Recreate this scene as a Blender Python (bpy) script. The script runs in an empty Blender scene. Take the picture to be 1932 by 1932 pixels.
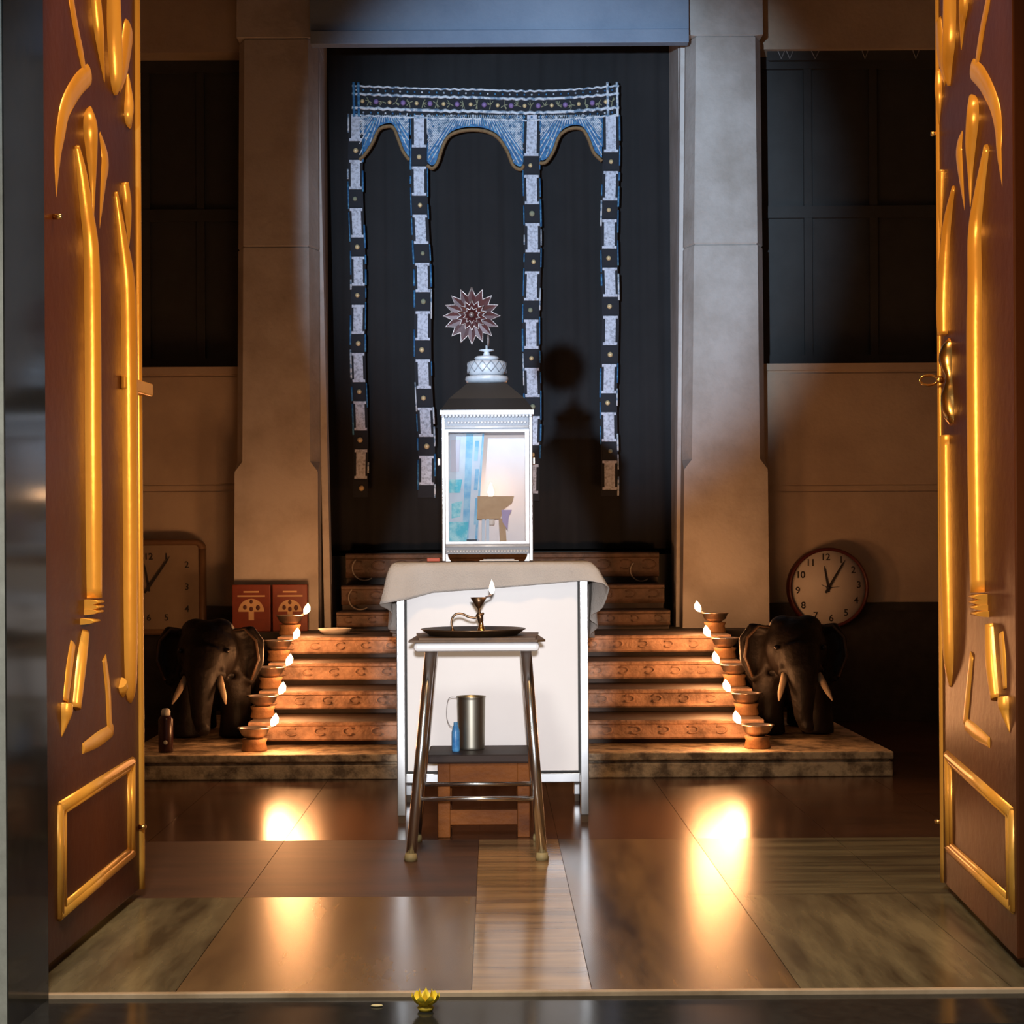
import bpy, bmesh, math, random
from mathutils import Vector, Matrix
random.seed(7)
sc = bpy.context.scene
COL = sc.collection
PI = math.pi

# ------------------------------------------------------------------ camera
F = 3200.0; CX, CY = 930.0, 1040.0; H = 0.85; ROLL = math.radians(0.33)
cam_d = bpy.data.cameras.new('camera'); cam = bpy.data.objects.new('camera', cam_d); COL.objects.link(cam)
cam_d.sensor_width = 36; cam_d.lens = F/1932*36
cam_d.shift_x = (966-CX)/1932; cam_d.shift_y = -(966-CY)/1932
cam_d.clip_start = 0.05; cam_d.clip_end = 60
cam.location = (0, 0, H)
cam.rotation_euler = (Matrix.Rotation(PI/2, 4, 'X') @ Matrix.Rotation(-ROLL, 4, 'Z')).to_euler()
sc.camera = cam
# ------------------------------------------------------------------ view / world
sc.view_settings.view_transform = 'Standard'; sc.view_settings.look = 'None'
sc.view_settings.exposure = 0.0; sc.view_settings.gamma = 1.0
sc.view_settings.use_curve_mapping = False
W = bpy.data.worlds.new('night'); sc.world = W; W.use_nodes = True
W.node_tree.nodes['Background'].inputs[0].default_value = (0.95, 1.0, 0.94, 1)
W.node_tree.nodes['Background'].inputs[1].default_value = 0.10
sc.cycles.max_bounces = 6; sc.cycles.diffuse_bounces = 4; sc.cycles.glossy_bounces = 4
sc.cycles.transparent_max_bounces = 12
sc.cycles.sample_clamp_indirect = 4.0

def lamp(name, kind, loc, color, power, target=None, **kw):
    d = bpy.data.lights.new(name, kind); d.color = color; d.energy = power
    for k, v in kw.items(): setattr(d, k, v)
    o = bpy.data.objects.new(name, d); COL.objects.link(o); o.location = loc
    if target is not None:
        o.rotation_euler = (Vector(target)-Vector(loc)).to_track_quat('-Z', 'Y').to_euler()
    return o
# added warm spot up under the ceiling, cone narrowed to brighten doors and floor
lamp('ceiling_fill', 'SPOT', (0.10, 3.80, 3.6), (1.0, 0.60, 0.26), 170, (0.10, 3.80, 0), spot_size=1.55, spot_blend=0.5, shadow_soft_size=0.15)
# two added warm spots, each placed to highlight the mouldings of the opposite leaf
s = lamp('door_fill', 'SPOT', (0.95, 2.40, 1.35), (1.0, 0.62, 0.25), 165, (-0.885, 3.78, 1.30), spot_size=1.15, spot_blend=0.45, shadow_soft_size=0.05)
s.scale = (0.30, 1.0, 1.0)
s = lamp('door_fill', 'SPOT', (-0.76, 2.40, 1.35), (1.0, 0.62, 0.25), 165, (1.09, 3.80, 1.30), spot_size=1.15, spot_blend=0.45, shadow_soft_size=0.05)
s.scale = (0.30, 1.0, 1.0)
lamp('facade_fill', 'SPOT', (-1.7, 1.4, 1.6), (0.95, 1.0, 0.9), 9, (-0.95, 3.04, 1.0), spot_size=1.5, spot_blend=0.5, shadow_soft_size=0.1)  # added spot to brighten the facade strip, no fixture there
# added cool white spot behind the camera, cone shaped to brighten the shrine
s = lamp('shrine_fill', 'SPOT', (0.02, -0.45, 1.02), (0.98, 0.975, 1.0), 900, (0.0, 5.4, 0.60), spot_size=0.275, spot_blend=0.30, shadow_soft_size=0.04)
s.scale = (0.51, 1.0, 1.0)
# added bluish spot beside the camera; the open leaf shades the left column
s = lamp('blue_fill', 'SPOT', (-0.79, -0.10, 1.30), (0.62, 0.79, 1.0), 2300, (0.34, 8.3, 2.42), spot_size=0.37, spot_blend=0.70, shadow_soft_size=0.05)
s.scale = (0.90, 1.0, 1.0)
# added spot brightening the threshold and the flower
lamp('threshold_fill', 'SPOT', (-0.4, 1.35, 2.7), (1.0, 0.97, 0.87), 300, (-0.05, 3.15, 0.0), spot_size=1.1, spot_blend=0.6, shadow_soft_size=0.25)

# ------------------------------------------------------------------ helpers
def at(px, py, Y):
    u, v = px-CX, py-CY
    c, s_ = math.cos(ROLL), math.sin(ROLL)
    u, v = u*c - v*s_, u*s_ + v*c
    return Vector((u*Y/F, Y, H - v*Y/F))
def X(px, Y, py=CY): return at(px, py, Y).x
def Z(py, Y, px=CX): return at(px, py, Y).z

MATS = {}
def mat(name, c1, rough=0.5, metal=0.0, c2=None, scale=6.0, stretch=(1,1,1), contrast=(0.35,0.65), bump=0.0, bump_scale=60.0,
        emit=None, emit_s=0.0, spec=0.5, coat=0.0, alpha=None, rough2=None, detail=6.0, aniso=0.0):
    if name in MATS: return MATS[name]
    m = bpy.data.materials.new(name); m.use_nodes = True; MATS[name] = m
    nt = m.node_tree; b = nt.nodes['Principled BSDF']
    b.inputs['Base Color'].default_value = (*c1, 1); b.inputs['Roughness'].default_value = rough
    b.inputs['Metallic'].default_value = metal; b.inputs['Specular IOR Level'].default_value = spec
    b.inputs['Coat Weight'].default_value = coat
    tc = nt.nodes.new('ShaderNodeTexCoord')
    if c2 is not None or rough2 is not None:
        mp = nt.nodes.new('ShaderNodeMapping'); mp.inputs['Scale'].default_value = stretch
        nt.links.new(tc.outputs['Object'], mp.inputs['Vector'])
        n = nt.nodes.new('ShaderNodeTexNoise'); n.inputs['Scale'].default_value = scale; n.inputs['Detail'].default_value = detail
        n.inputs['Roughness'].default_value = 0.62
        nt.links.new(mp.outputs[0], n.inputs['Vector'])
        r = nt.nodes.new('ShaderNodeMapRange'); r.inputs[1].default_value = contrast[0]; r.inputs[2].default_value = contrast[1]
        nt.links.new(n.outputs['Fac'], r.inputs[0])
        if c2 is not None:
            mx = nt.nodes.new('ShaderNodeMix'); mx.data_type = 'RGBA'
            mx.inputs[6].default_value = (*c1, 1); mx.inputs[7].default_value = (*c2, 1)
            nt.links.new(r.outputs[0], mx.inputs[0]); nt.links.new(mx.outputs[2], b.inputs['Base Color'])
        if rough2 is not None:
            r2 = nt.nodes.new('ShaderNodeMapRange'); r2.inputs[3].default_value = rough; r2.inputs[4].default_value = rough2
            nt.links.new(r.outputs[0], r2.inputs[0]); nt.links.new(r2.outputs[0], b.inputs['Roughness'])
    if bump:
        n2 = nt.nodes.new('ShaderNodeTexNoise'); n2.inputs['Scale'].default_value = bump_scale; n2.inputs['Detail'].default_value = 4
        nt.links.new(tc.outputs['Object'], n2.inputs['Vector'])
        bp = nt.nodes.new('ShaderNodeBump'); bp.inputs['Strength'].default_value = bump; bp.inputs['Distance'].default_value = 0.01
        nt.links.new(n2.outputs['Fac'], bp.inputs['Height']); nt.links.new(bp.outputs[0], b.inputs['Normal'])
    if emit:
        b.inputs['Emission Color'].default_value = (*emit, 1); b.inputs['Emission Strength'].default_value = emit_s
    return m

ORG = {}
class MB:
    def __init__(self): self.v = []; self.f = []; self.m = []; self.s = []
    def add(self, vs, fs, mi=0, smooth=False):
        k = len(self.v); self.v += [Vector(p) for p in vs]
        for f in fs: self.f.append([i+k for i in f]); self.m.append(mi); self.s.append(smooth)
        return self
    def box(self, x0, x1, y0, y1, z0, z1, mi=0):
        vs = [(x,y,z) for z in (z0,z1) for y in (y0,y1) for x in (x0,x1)]
        return self.add(vs, [(0,2,3,1),(4,5,7,6),(0,1,5,4),(2,6,7,3),(0,4,6,2),(1,3,7,5)], mi)
    def hexa(self, b, t, mi=0):            # two quads, bottom and top
        return self.add(list(b)+list(t), [(3,2,1,0),(4,5,6,7),(0,1,5,4),(1,2,6,5),(2,3,7,6),(3,0,4,7)], mi)
    def tube(self, path, rad, n=10, mi=0, cap=True, flat=1.0):
        path = [Vector(p) for p in path]
        if not hasattr(rad, '__len__'): rad = [rad]*len(path)
        vs = []; fs = []
        t = (path[1]-path[0]).normalized()
        a = Vector((0,0,1)) if abs(t.z) < .9 else Vector((1,0,0))
        u = t.cross(a).normalized()
        for i, p in enumerate(path):
            t = (path[min(i+1,len(path)-1)]-path[max(i-1,0)]).normalized()
            u = (u - t*u.dot(t)).normalized(); w = t.cross(u)
            for k in range(n):
                an = 2*PI*k/n; vs.append(p + (u*math.cos(an) + w*math.sin(an)*flat)*rad[i])
        for i in range(len(path)-1):
            for k in range(n):
                fs.append((i*n+k, i*n+(k+1)%n, (i+1)*n+(k+1)%n, (i+1)*n+k))
        if cap: fs += [tuple(range(n))[::-1], tuple((len(path)-1)*n+k for k in range(n))]
        return self.add(vs, fs, mi, True)
    def lathe(self, prof, c=(0,0,0), n=28, mi=0, sx=1.0, sy=1.0):
        vs = []; fs = []; c = Vector(c)
        for r, z in prof:
            for k in range(n):
                an = 2*PI*k/n; vs.append(c+Vector((max(r,1e-4)*math.cos(an)*sx, max(r,1e-4)*math.sin(an)*sy, z)))
        for i in range(len(prof)-1):
            for k in range(n): fs.append((i*n+k, i*n+(k+1)%n, (i+1)*n+(k+1)%n, (i+1)*n+k))
        return self.add(vs, fs, mi, True)
    def ball(self, c, r, mi=0, n=12, m=8):
        if not hasattr(r, '__len__'): r = (r,r,r)
        c = Vector(c); vs = []; fs = []
        for i in range(m+1):
            th = PI*i/m
            for k in range(n):
                an = 2*PI*k/n
                vs.append(c+Vector((r[0]*math.sin(th)*math.cos(an), r[1]*math.sin(th)*math.sin(an), -r[2]*math.cos(th))))
        for i in range(m):
            for k in range(n): fs.append((i*n+k, i*n+(k+1)%n, (i+1)*n+(k+1)%n, (i+1)*n+k))
        return self.add(vs, fs, mi, True)
    def prism(self, poly, d, mi=0):         # poly of 3-D points, extruded by vector d
        n = len(poly); d = Vector(d); P = [Vector(p) for p in poly]
        return self.add(P+[p+d for p in P], [tuple(range(n))[::-1], tuple(range(n,2*n))]+[(i,(i+1)%n,n+(i+1)%n,n+i) for i in range(n)], mi)
    def grid(self, rows, mi=0, smooth=True):
        n = len(rows[0]); vs = [p for r in rows for p in r]
        return self.add(vs, [(i*n+k, i*n+k+1, (i+1)*n+k+1, (i+1)*n+k) for i in range(len(rows)-1) for k in range(n-1)], mi, smooth)
    def ridge(self, path, nrm, hw, ht, mi=0, n=9):   # half-round moulding lying on a face with normal nrm
        path = [Vector(p) for p in path]; nrm = Vector(nrm).normalized()
        if not hasattr(hw, '__len__'): hw = [hw]*len(path)
        if not hasattr(ht, '__len__'): ht = [ht]*len(path)
        rows = []
        for i, p in enumerate(path):
            t = (path[min(i+1,len(path)-1)]-path[max(i-1,0)]); t = (t - nrm*t.dot(nrm)).normalized(); sd = t.cross(nrm)
            rows.append([p + sd*hw[i]*math.cos(PI*k/(n-1)) + nrm*(ht[i]*math.sin(PI*k/(n-1))-0.001) for k in range(n)])
        k0 = len(self.v); self.grid(rows, mi)
        for r in (0, len(path)-1):
            ids = [k0+r*n+k for k in range(n)]
            self.f.append(ids if r else ids[::-1]); self.m.append(mi); self.s.append(False)
        return self
    def build(self, name, mats, parent=None, bevel=0.0, fix=True):
        if not isinstance(mats, (list, tuple)): mats = [mats]
        off = ORG.get(parent.name, Vector()) if parent else Vector()
        me = bpy.data.meshes.new(name)
        me.from_pydata([tuple(p-off) for p in self.v], [], self.f)
        for m in mats: me.materials.append(m)
        for p, mi, sm in zip(me.polygons, self.m, self.s): p.material_index = mi; p.use_smooth = sm
        if fix:
            bm = bmesh.new(); bm.from_mesh(me); bmesh.ops.recalc_face_normals(bm, faces=bm.faces); bm.to_mesh(me); bm.free()
        me.update()
        o = bpy.data.objects.new(name, me); COL.objects.link(o)
        ORG[o.name] = off
        if parent: o.parent = parent
        if bevel:
            b = o.modifiers.new('bevel', 'BEVEL'); b.width = bevel; b.segments = 2; b.limit_method = 'ANGLE'
        return o
def tag(o, label=None, cat=None, group=None, kind=None):
    if label: o['label'] = label
    if cat: o['category'] = cat
    if group: o['group'] = group
    if kind: o['kind'] = kind
    return o
def thing(name, loc, label, cat, group=None):
    o = bpy.data.objects.new(name, None); COL.objects.link(o); o.location = loc; o.empty_display_size = 0.05
    ORG[o.name] = Vector(loc)
    return tag(o, label, cat, group)
def copy_tree(o, parent=None):
    c = o.copy(); COL.objects.link(c)
    if parent: c.parent = parent
    for ch in list(o.children): copy_tree(ch, c)
    return c
def smooth_path(pts, k=6):
    """Catmull-Rom through tuples of any length."""
    out = []; n = len(pts)
    for i in range(n-1):
        p0, p1, p2, p3 = pts[max(i-1,0)], pts[i], pts[i+1], pts[min(i+2,n-1)]
        for j in range(k):
            t = j/k
            out.append(tuple(0.5*((2*b)+(-a+c)*t+(2*a-5*b+4*c-d)*t*t+(-a+3*b-3*c+d)*t**3) for a,b,c,d in zip(p0,p1,p2,p3)))
    out.append(tuple(pts[-1])); return out

# ------------------------------------------------------------------ materials
plaster = mat('plaster', (0.68,0.56,0.42), 0.85, c2=(0.55,0.44,0.33), scale=3, bump=0.25, bump_scale=45)
stone_col = mat('column_stone', (0.56,0.53,0.50), 0.75, c2=(0.36,0.32,0.28), scale=3.2, contrast=(0.42,0.75), bump=0.3, bump_scale=35)
lintel_m = mat('lintel_blue_lit', (0.27,0.35,0.47), 0.7, c2=(0.20,0.27,0.38), scale=2.5, bump=0.15)  # bluish light on grey plaster put into the base colour
jamb_m = mat('painted_frame', (0.62,0.60,0.58), 0.6, c2=(0.45,0.40,0.36), scale=9, contrast=(0.5,0.8))
granite = mat('dark_granite', (0.016,0.016,0.015), 0.13, c2=(0.026,0.025,0.022), scale=40, spec=0.13)
jamb_g = mat('polished_jamb', (0.016,0.016,0.015), 0.10, c2=(0.026,0.025,0.022), scale=40)
jamb_g.node_tree.nodes['Principled BSDF'].inputs['IOR'].default_value = 1.2
facade_m = mat('facade_stone', (0.34,0.34,0.31), 0.8, c2=(0.26,0.26,0.235), scale=30)
dark_wood = mat('black_shutter', (0.055,0.058,0.058), 0.75, c2=(0.045,0.047,0.047), scale=8)
stone_step = mat('step_stone', (0.58,0.36,0.24), 0.6, c2=(0.20,0.12,0.08), scale=11, contrast=(0.40,0.66), bump=0.6, bump_scale=60)
plinth_m = mat('mottled_stone', (0.62,0.47,0.30), 0.55, c2=(0.17,0.12,0.075), scale=16, contrast=(0.40,0.62), bump=0.4)
dark_stone_shade = mat('dark_stone_shade', (0.05,0.042,0.036), 0.7, c2=(0.03,0.026,0.022), scale=12)
eleph_m = mat('carved_dark_wood', (0.012,0.008,0.006), 0.55, spec=0.25, c2=(0.010,0.007,0.006), scale=14, bump=0.5, bump_scale=30)
ivory = mat('ivory', (0.58,0.46,0.32), 0.45, c2=(0.45,0.33,0.22), scale=20)
clay = mat('clay', (0.42,0.22,0.09), 0.7, c2=(0.26,0.13,0.06), scale=25, bump=0.3)
lamp_metal = mat('lamp_metal', (0.50,0.42,0.36), 0.28, 0.85, c2=(0.3,0.22,0.17), scale=14)
flame_m = mat('flame', (1,0.8,0.5), 0.5, emit=(1.0,0.72,0.38), emit_s=9.0)
flame_w = mat('pale_flame', (1,0.9,0.8), 0.5, emit=(1.0,0.82,0.66), emit_s=6.0)
door_m = mat('brown_door_paint', (0.080,0.023,0.007), 0.36, c2=(0.06,0.017,0.006), spec=0.14, scale=5, stretch=(1,1,0.15), bump=0.12, bump_scale=30)
gold_m = mat('gold_paint', (0.80,0.42,0.075), 0.30, 0.35, c2=(0.70,0.33,0.05), scale=7, stretch=(1,1,0.2), bump=0.08, bump_scale=25)
brass_m = mat('brass', (0.72,0.42,0.14), 0.25, 1.0)
white_panel = mat('white_laminate', (0.80,0.78,0.78), 0.4, c2=(0.76,0.735,0.735), scale=2)
alum = mat('aluminium', (0.72,0.74,0.76), 0.3, 0.8, c2=(0.5,0.52,0.55), scale=2.5, stretch=(1,1,1))
black_rub = mat('black_rubber', (0.012,0.012,0.012), 0.6)
cloth_m = mat('beige_cloth', (0.56,0.51,0.465), 0.9, c2=(0.49,0.44,0.40), scale=5, bump=0.35, bump_scale=220)
chrome = mat('chrome', (0.70,0.70,0.70), 0.20, 1.0)
wood_m = mat('old_wood', (0.21,0.065,0.012), 0.6, spec=0.12, c2=(0.08,0.024,0.008), scale=9, stretch=(0.3,1,1), bump=0.3)
seat_m = mat('dark_seat_wood', (0.035,0.018,0.013), 0.6, spec=0.25, c2=(0.02,0.012,0.01), scale=8, stretch=(0.3,1,1))
board_m = mat('brown_board', (0.13,0.065,0.022), 0.6, c2=(0.06,0.03,0.013), scale=14)
tray_m = mat('dark_brass', (0.17,0.10,0.055), 0.32, 0.8, c2=(0.09,0.055,0.03), scale=12)
steel = mat('brushed_steel', (0.38,0.36,0.30), 0.40, 1.0)
curtain_m = mat('black_curtain', (0.020,0.020,0.022), 0.9, c2=(0.016,0.016,0.018), scale=4)
T_dark = mat('toran_dark', (0.018,0.02,0.028), 0.8)
T_white = mat('toran_white', (0.72,0.78,0.92), 0.6, c2=(0.25,0.28,0.36), scale=70, contrast=(0.45,0.7))
T_cord = mat('toran_cord', (0.78,0.86,0.95), 0.5, c2=(0.18,0.30,0.45), scale=45, contrast=(0.48,0.6))
T_blue = mat('toran_blue', (0.035,0.16,0.38), 0.6, c2=(0.16,0.50,0.75), scale=60, contrast=(0.48,0.72))
T_gold = mat('toran_bead', (0.85,0.66,0.36), 0.3, 0.1)
T_tan = mat('toran_fringe', (0.34,0.22,0.105), 0.9, c2=(0.22,0.14,0.07), scale=90)
T_purple = mat('toran_purple', (0.30,0.20,0.48), 0.5)
T_olive = mat('toran_olive', (0.34,0.36,0.24), 0.7)

# ------------------------------------------------------------------ setting
AX = 0.04
def marble(name, c1, c2, stretch, scale, rough, rot=0.0, contrast=(0.35,0.65)):
    m = mat(name, c1, rough, c2=c2, scale=scale, stretch=stretch, contrast=contrast, detail=5, spec=0.5)
    for n in m.node_tree.nodes:
        if n.type == 'MAPPING': n.inputs['Rotation'].default_value = (0,0,rot)
    return m
A_, B_ = (0.20,0.125,0.055), (0.075,0.043,0.022)
M_floor = [marble('marble_across', (0.44,0.26,0.115), (0.17,0.095,0.045), (0.9,7,1), 2.2, 0.16),
           marble('marble_along', (0.23,0.125,0.048), (0.05,0.03,0.018), (6,0.8,1), 1.6, 0.22, 0.35),
           marble('marble_dark', (0.085,0.035,0.018), (0.05,0.022,0.013), (1,5,1), 2.0, 0.19),
           marble('marble_olive', (0.23,0.18,0.095), (0.06,0.045,0.025), (6,0.9,1), 1.7, 0.24, -0.15),
           marble('olive_across', (0.21,0.165,0.085), (0.055,0.042,0.024), (0.7,7,1), 2.0, 0.25),
           marble('marble_matt', (0.10,0.042,0.022), (0.055,0.025,0.015), (1,5,1), 2.0, 0.5),
           marble('marble_wedge', (0.24,0.14,0.06), (0.10,0.055,0.026), (5,1.0,1), 1.2, 0.24, 0.25, (0.3,0.7))]
fl = MB()
xs = [-2.3, -1.02, -0.62, -0.046, 0.187, 0.591, 1.0, 1.40, 2.6]
ys = [3.27, 4.18, 5.0, 5.8, 6.6, 8.6]
tilem = {0:[3,3,3,3,3,3,3,3], 1:[2,2,2,2,1,3,3,3]}
rows = [[3,3,6,0,1,3,3,3],[5,5,5,0,1,4,4,4],[2,2,2,2,2,2,2,2],[2]*8,[2]*8]
for j in range(5):
    for i in range(8):
        fl.box(xs[i]+.0008, xs[i+1]-.0008, ys[j]+.0008, ys[j+1]-.0008, -0.05, 0.0, rows[j][i])
fl.box(-2.3,2.6,3.275,8.6,-0.06,-0.004,2)
tag(fl.build('floor', M_floor), 'dark streaked polished marble slab floor', None, None, 'structure')
g = MB().box(-3.5,3.5,-3.0,3.05,-0.30,-0.10)
tag(g.build('floor_porch', facade_m), 'stone ground outside the entrance', None, None, 'structure')

JX0, JX1 = -0.871, 1.075
fw = MB()
fw.box(-3.5, JX0-0.003, 3.034, 3.27, -0.12, 3.9); fw.box(JX1+0.02, 3.5, 3.04, 3.27, -0.12, 3.9); fw.box(JX0-0.02, JX1+0.02, 3.04, 3.27, 2.95, 3.9)
tag(fw.build('wall_front', facade_m), 'grey stone facade round the entrance', None, None, 'structure')
JA, JB = -0.8715, -0.861                       # the lining is set very slightly askew
jl = MB().hexa([(JX0-.003,3.036,-.008),(JA,3.036,-.008),(JB,3.268,-.008),(JX0-.003,3.268,-.008)], [(JX0-.003,3.036,2.95),(JA,3.036,2.95),(JB,3.268,2.95),(JX0-.003,3.268,2.95)])
tag(jl.build('jamb_left', jamb_g), 'dark polished granite lining of the entrance', None, None, 'structure')
jr = MB().box(JX1, JX1+.02, 3.036, 3.268, -.008, 2.95)
tag(jr.build('jamb_right', jamb_g), 'dark polished granite lining of the entrance', None, None, 'structure')
tag(MB().box(JX0-.003, JX1+.02, 3.06, 3.272, -0.12, -0.008).build('sill', granite, bevel=0.004), 'dark polished granite threshold of the entrance', None, None, 'structure')
# threshold edging strip; its pale colour paints the lit slab edge
tag(MB().box(JX0, JX1, 3.268, 3.284, -0.03, 0.0008).build('trim_3', mat('lit_edge', (0.60,0.43,0.28), 0.35, c2=(0.36,0.24,0.14), scale=6), bevel=0.0015), 'marble strip edging the threshold, lit edge painted pale', None, None, 'structure')

tag(MB().box(-2.5,-2.3,3.27,8.9,0,3.9).build('wall_left', plaster), 'plastered side wall', None, None, 'structure')
tag(MB().box(2.6,2.8,3.27,8.9,0,3.9).build('wall_right', plaster), 'plastered side wall', None, None, 'structure')
tag(MB().box(-3.5,3.5,3.0,9.6,3.9,4.05).build('ceiling', mat('dark_timber', (0.10,0.06,0.035), 0.7, c2=(0.06,0.035,0.02), scale=4, stretch=(1,6,1))), 'dark timber ceiling', None, None, 'structure')

YW = 8.45
sillz = Z(686, YW, 1600); topz = Z(92, YW, 1600)
cl0, cl1 = X(440,8.2,1000), X(601,8.2,1000); cr0, cr1 = X(1288,8.2,1000), X(1451,8.2,1000)
wb = MB()
for a, b in ((-2.3, cl0+.10), (cr1-.10, 2.6)):
    wb.box(a, b, YW, YW+.25, 0, sillz)
    wb.box(a, b, YW, YW+.25, topz, 3.9)
    # string course with two shadow grooves
    zg = Z(920, YW, 1600 if a > 0 else 360)
    wb.box(a, b, YW-.008, YW, zg+.018, sillz-.05); wb.box(a, b, YW-.008, YW, 0.5, zg-.022); wb.box(a, b, YW-.006, YW, zg-.012, zg+.010)
    wb.box(a, b, YW-.02, YW+.02, sillz-.035, sillz)
wb.box(cl0+.05, X(606,8.35,1000), 8.36, 8.8, 0, 3.9, 1); wb.box(X(1285,8.35,1000), cr1-.05, 8.36, 8.8, 0, 3.9, 1)
wb.box(cl0, cr1, 8.50, 8.8, Z(20,8.2), 3.9, 1)
tag(wb.build('wall_back', [plaster, stone_col]), 'plastered rear wall with grooved panels below the windows', None, None, 'structure')
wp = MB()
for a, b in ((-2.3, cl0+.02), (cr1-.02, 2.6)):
    wp.box(a, b, 8.405, 8.45, 0, 0.545); wp.box(a, b, 8.39, 8.45, 0.545, 0.585)  # dark band below the ledge paints the shade behind the elephants
tag(wp.build('baseboard_back', dark_stone_shade), 'ledge and foot of the rear wall, shade put into the colour', None, None, 'structure')
for n, (a, b) in enumerate(((-2.3, cl0+.06), (cr1-.06, 2.6))):
    w = MB(); w.box(a, b, YW+.16, YW+.20, sillz, topz)
    k = 4
    for i in range(k+1):
        xx = a+(b-a)*i/k; w.box(xx-.02, xx+.02, YW+.14, YW+.16, sillz, topz)
    for zz in (sillz+.03, (sillz+topz)/2, topz-.03): w.box(a, b, YW+.135, YW+.16, zz-.03, zz+.03)
    tag(w.build('window_%d' % (n+1), dark_wood), 'black shuttered window beside the stone column', None, None, 'structure')

# columns: three stacked blocks, chamfer stopping above the base block
def column(name, pxa_b, pxb_b, pxa_t, pxb_t, flip):
    Yf, Yb = 8.16, 8.56
    xa0, xb0 = X(pxa_b,Yf,1180), X(pxb_b,Yf,1180); xa1, xb1 = X(pxa_t,Yf,90), X(pxb_t,Yf,90)
    z0, z1 = 0.40, 3.9; zt = Z(90,Yf)
    def sec(z, c, sh=0.0):
        t = (z-Z(1180,Yf))/(zt-Z(1180,Yf)); a = xa0+(xa1-xa0)*t+sh; b = xb0+(xb1-xb0)*t-sh
        return [(a+c,Yf+sh,z),(b-c,Yf+sh,z),(b,Yf+sh+c*2.4,z),(b,Yb,z),(a,Yb,z),(a,Yf+sh+c*2.4,z)]
    c = 0.038
    zs = Z(888,Yf); zg1 = Z(463,Yf); zg2 = Z(70,Yf)
    levels = [(z0,.0005,0),(zs,.0005,0),(zs+.05,c,0),(zg1-.006,c,0),(zg1,c,.006),(zg1+.006,c,0),(zg2-.006,c,0),(zg2,c,.006),(zg2+.006,.0005,0),(z1,.0005,0)]
    m = MB(); vs = []; fs = []
    for z, cc, sh in levels: vs += sec(z, cc, sh)
    n = 6
    for i in range(len(levels)-1):
        for k in range(n): fs.append((i*n+k, i*n+(k+1)%n, (i+1)*n+(k+1)%n, (i+1)*n+k))
    m.add(vs, fs)
    tag(m.build(name, stone_col), None, None, None, 'structure')
column('column_left', 441, 601, 446, 596, 1); column('column_right', 1288, 1452, 1298, 1440, -1)
bpy.data.objects['column_left']['label'] = 'weathered stone column behind the two red boxes'
bpy.data.objects['column_right']['label'] = 'weathered stone column beside the round clock'

# lintel above the doorway
Yl = 8.10
lm = MB(); lm.box(X(584,Yl,40), X(1300,Yl,40), Yl, 8.17, Z(56,Yl,940), 3.9); lm.box(X(586,Yl,40), X(1299,Yl,40), Yl-.02, 8.14, Z(84,Yl,940), Z(58,Yl,940))
tag(lm.build('lintel', lintel_m, bevel=0.004), 'lintel over the inner doorway, bluish light put into its colour', None, None, 'structure')
# door frame strips
def strip(name, t0, t1, b0, b1):
    Y = 8.30
    p = lambda x, y, yy: Vector((X(x,Y,y), yy, Z(y,Y,x)))
    m = MB().hexa([p(b0,1184,Y),p(b1,1184,Y),p(b1,1184,Y+.10),p(b0,1184,Y+.10)], [p(t0,84,Y),p(t1,84,Y),p(t1,84,Y+.10),p(t0,84,Y+.10)])
    tag(m.build(name, jamb_m, bevel=.003), 'narrow pale painted frame strip of the inner doorway', None, None, 'structure')
strip('trim_1', 588, 601, 612, 625); strip('trim_2', 1284, 1298, 1275, 1289)
# inner room behind the curtain
ir = MB(); ir.box(-1.4,1.5,9.5,9.6,0,3.9); ir.box(-1.45,-1.4,8.8,9.6,0,3.9); ir.box(1.5,1.55,8.8,9.6,0,3.9); ir.box(-1.4,1.5,8.8,9.5,0.3,0.83)
tag(ir.build('wall_inner', dark_wood), 'dark walls of the inner chamber', None, None, 'structure')

# ------------------------------------------------------------------ stairs
pl = MB(); pl.box(-1.40,1.49,6.325,7.90,0.066,0.095); pl.box(-1.39,1.48,6.345,7.89,0.0,0.066); pl.box(-1.40,1.49,6.335,7.90,0.0,0.056)
tag(pl.build('stone_plinth', plinth_m, bevel=.005), 'mottled brown stone plinth slab carrying the stairs and elephants', 'plinth')
st = thing('stone_stairs', (AX, 6.6, .095), 'carved reddish stone stairs flanked by burning oil lamps', 'stairs')
it = thing('inner_stairs', (AX, 8.05, .475), 'dark upper stone steps inside the curtained doorway', 'stairs')
tread_shade = mat('shaded_tread', (0.07,0.045,0.032), 0.6, c2=(0.04,0.027,0.02), scale=10)  # dark colour paints the shadow gaps on treads and recess bands
def step(y0, z0, z1, x0, x1, yb, par):
    m = MB(); h = z1-z0
    prof = [(y0+.055,z0),(y0+.055,z0+h*.20),(y0+.006,z0+h*.22),(y0,z0+h*.29),(y0+.004,z0+h*.35),(y0+.006,z0+h*.40),(y0+.006,z0+h*.80),(y0-.004,z0+h*.85),(y0-.006,z0+h*.95),(y0+.004,z1),(yb,z1),(yb,z0)]
    m.prism([(x0,y,z) for y,z in prof], (x1-x0,0,0))
    n = len(prof)
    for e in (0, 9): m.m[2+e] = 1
    r = h*.15; n = int((x1-x0)/.11); zc = z0+h*.60      # carved scrolls on the riser
    for i in range(n):
        xc = x0+(x1-x0)*(i+.5)/n; sg = 1 if i < n/2 else -1
        pts = [(xc+sg*r*1.6*math.cos(a), y0+.004, zc+r*math.sin(a)) for a in [PI*.25+PI*1.5*k/9 for k in range(10)]]
        m.tube(pts, .0045, 6)
    return m.build('step', [stone_step, tread_shade] if par is st else [dim_step, tread_shade], par)
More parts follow.
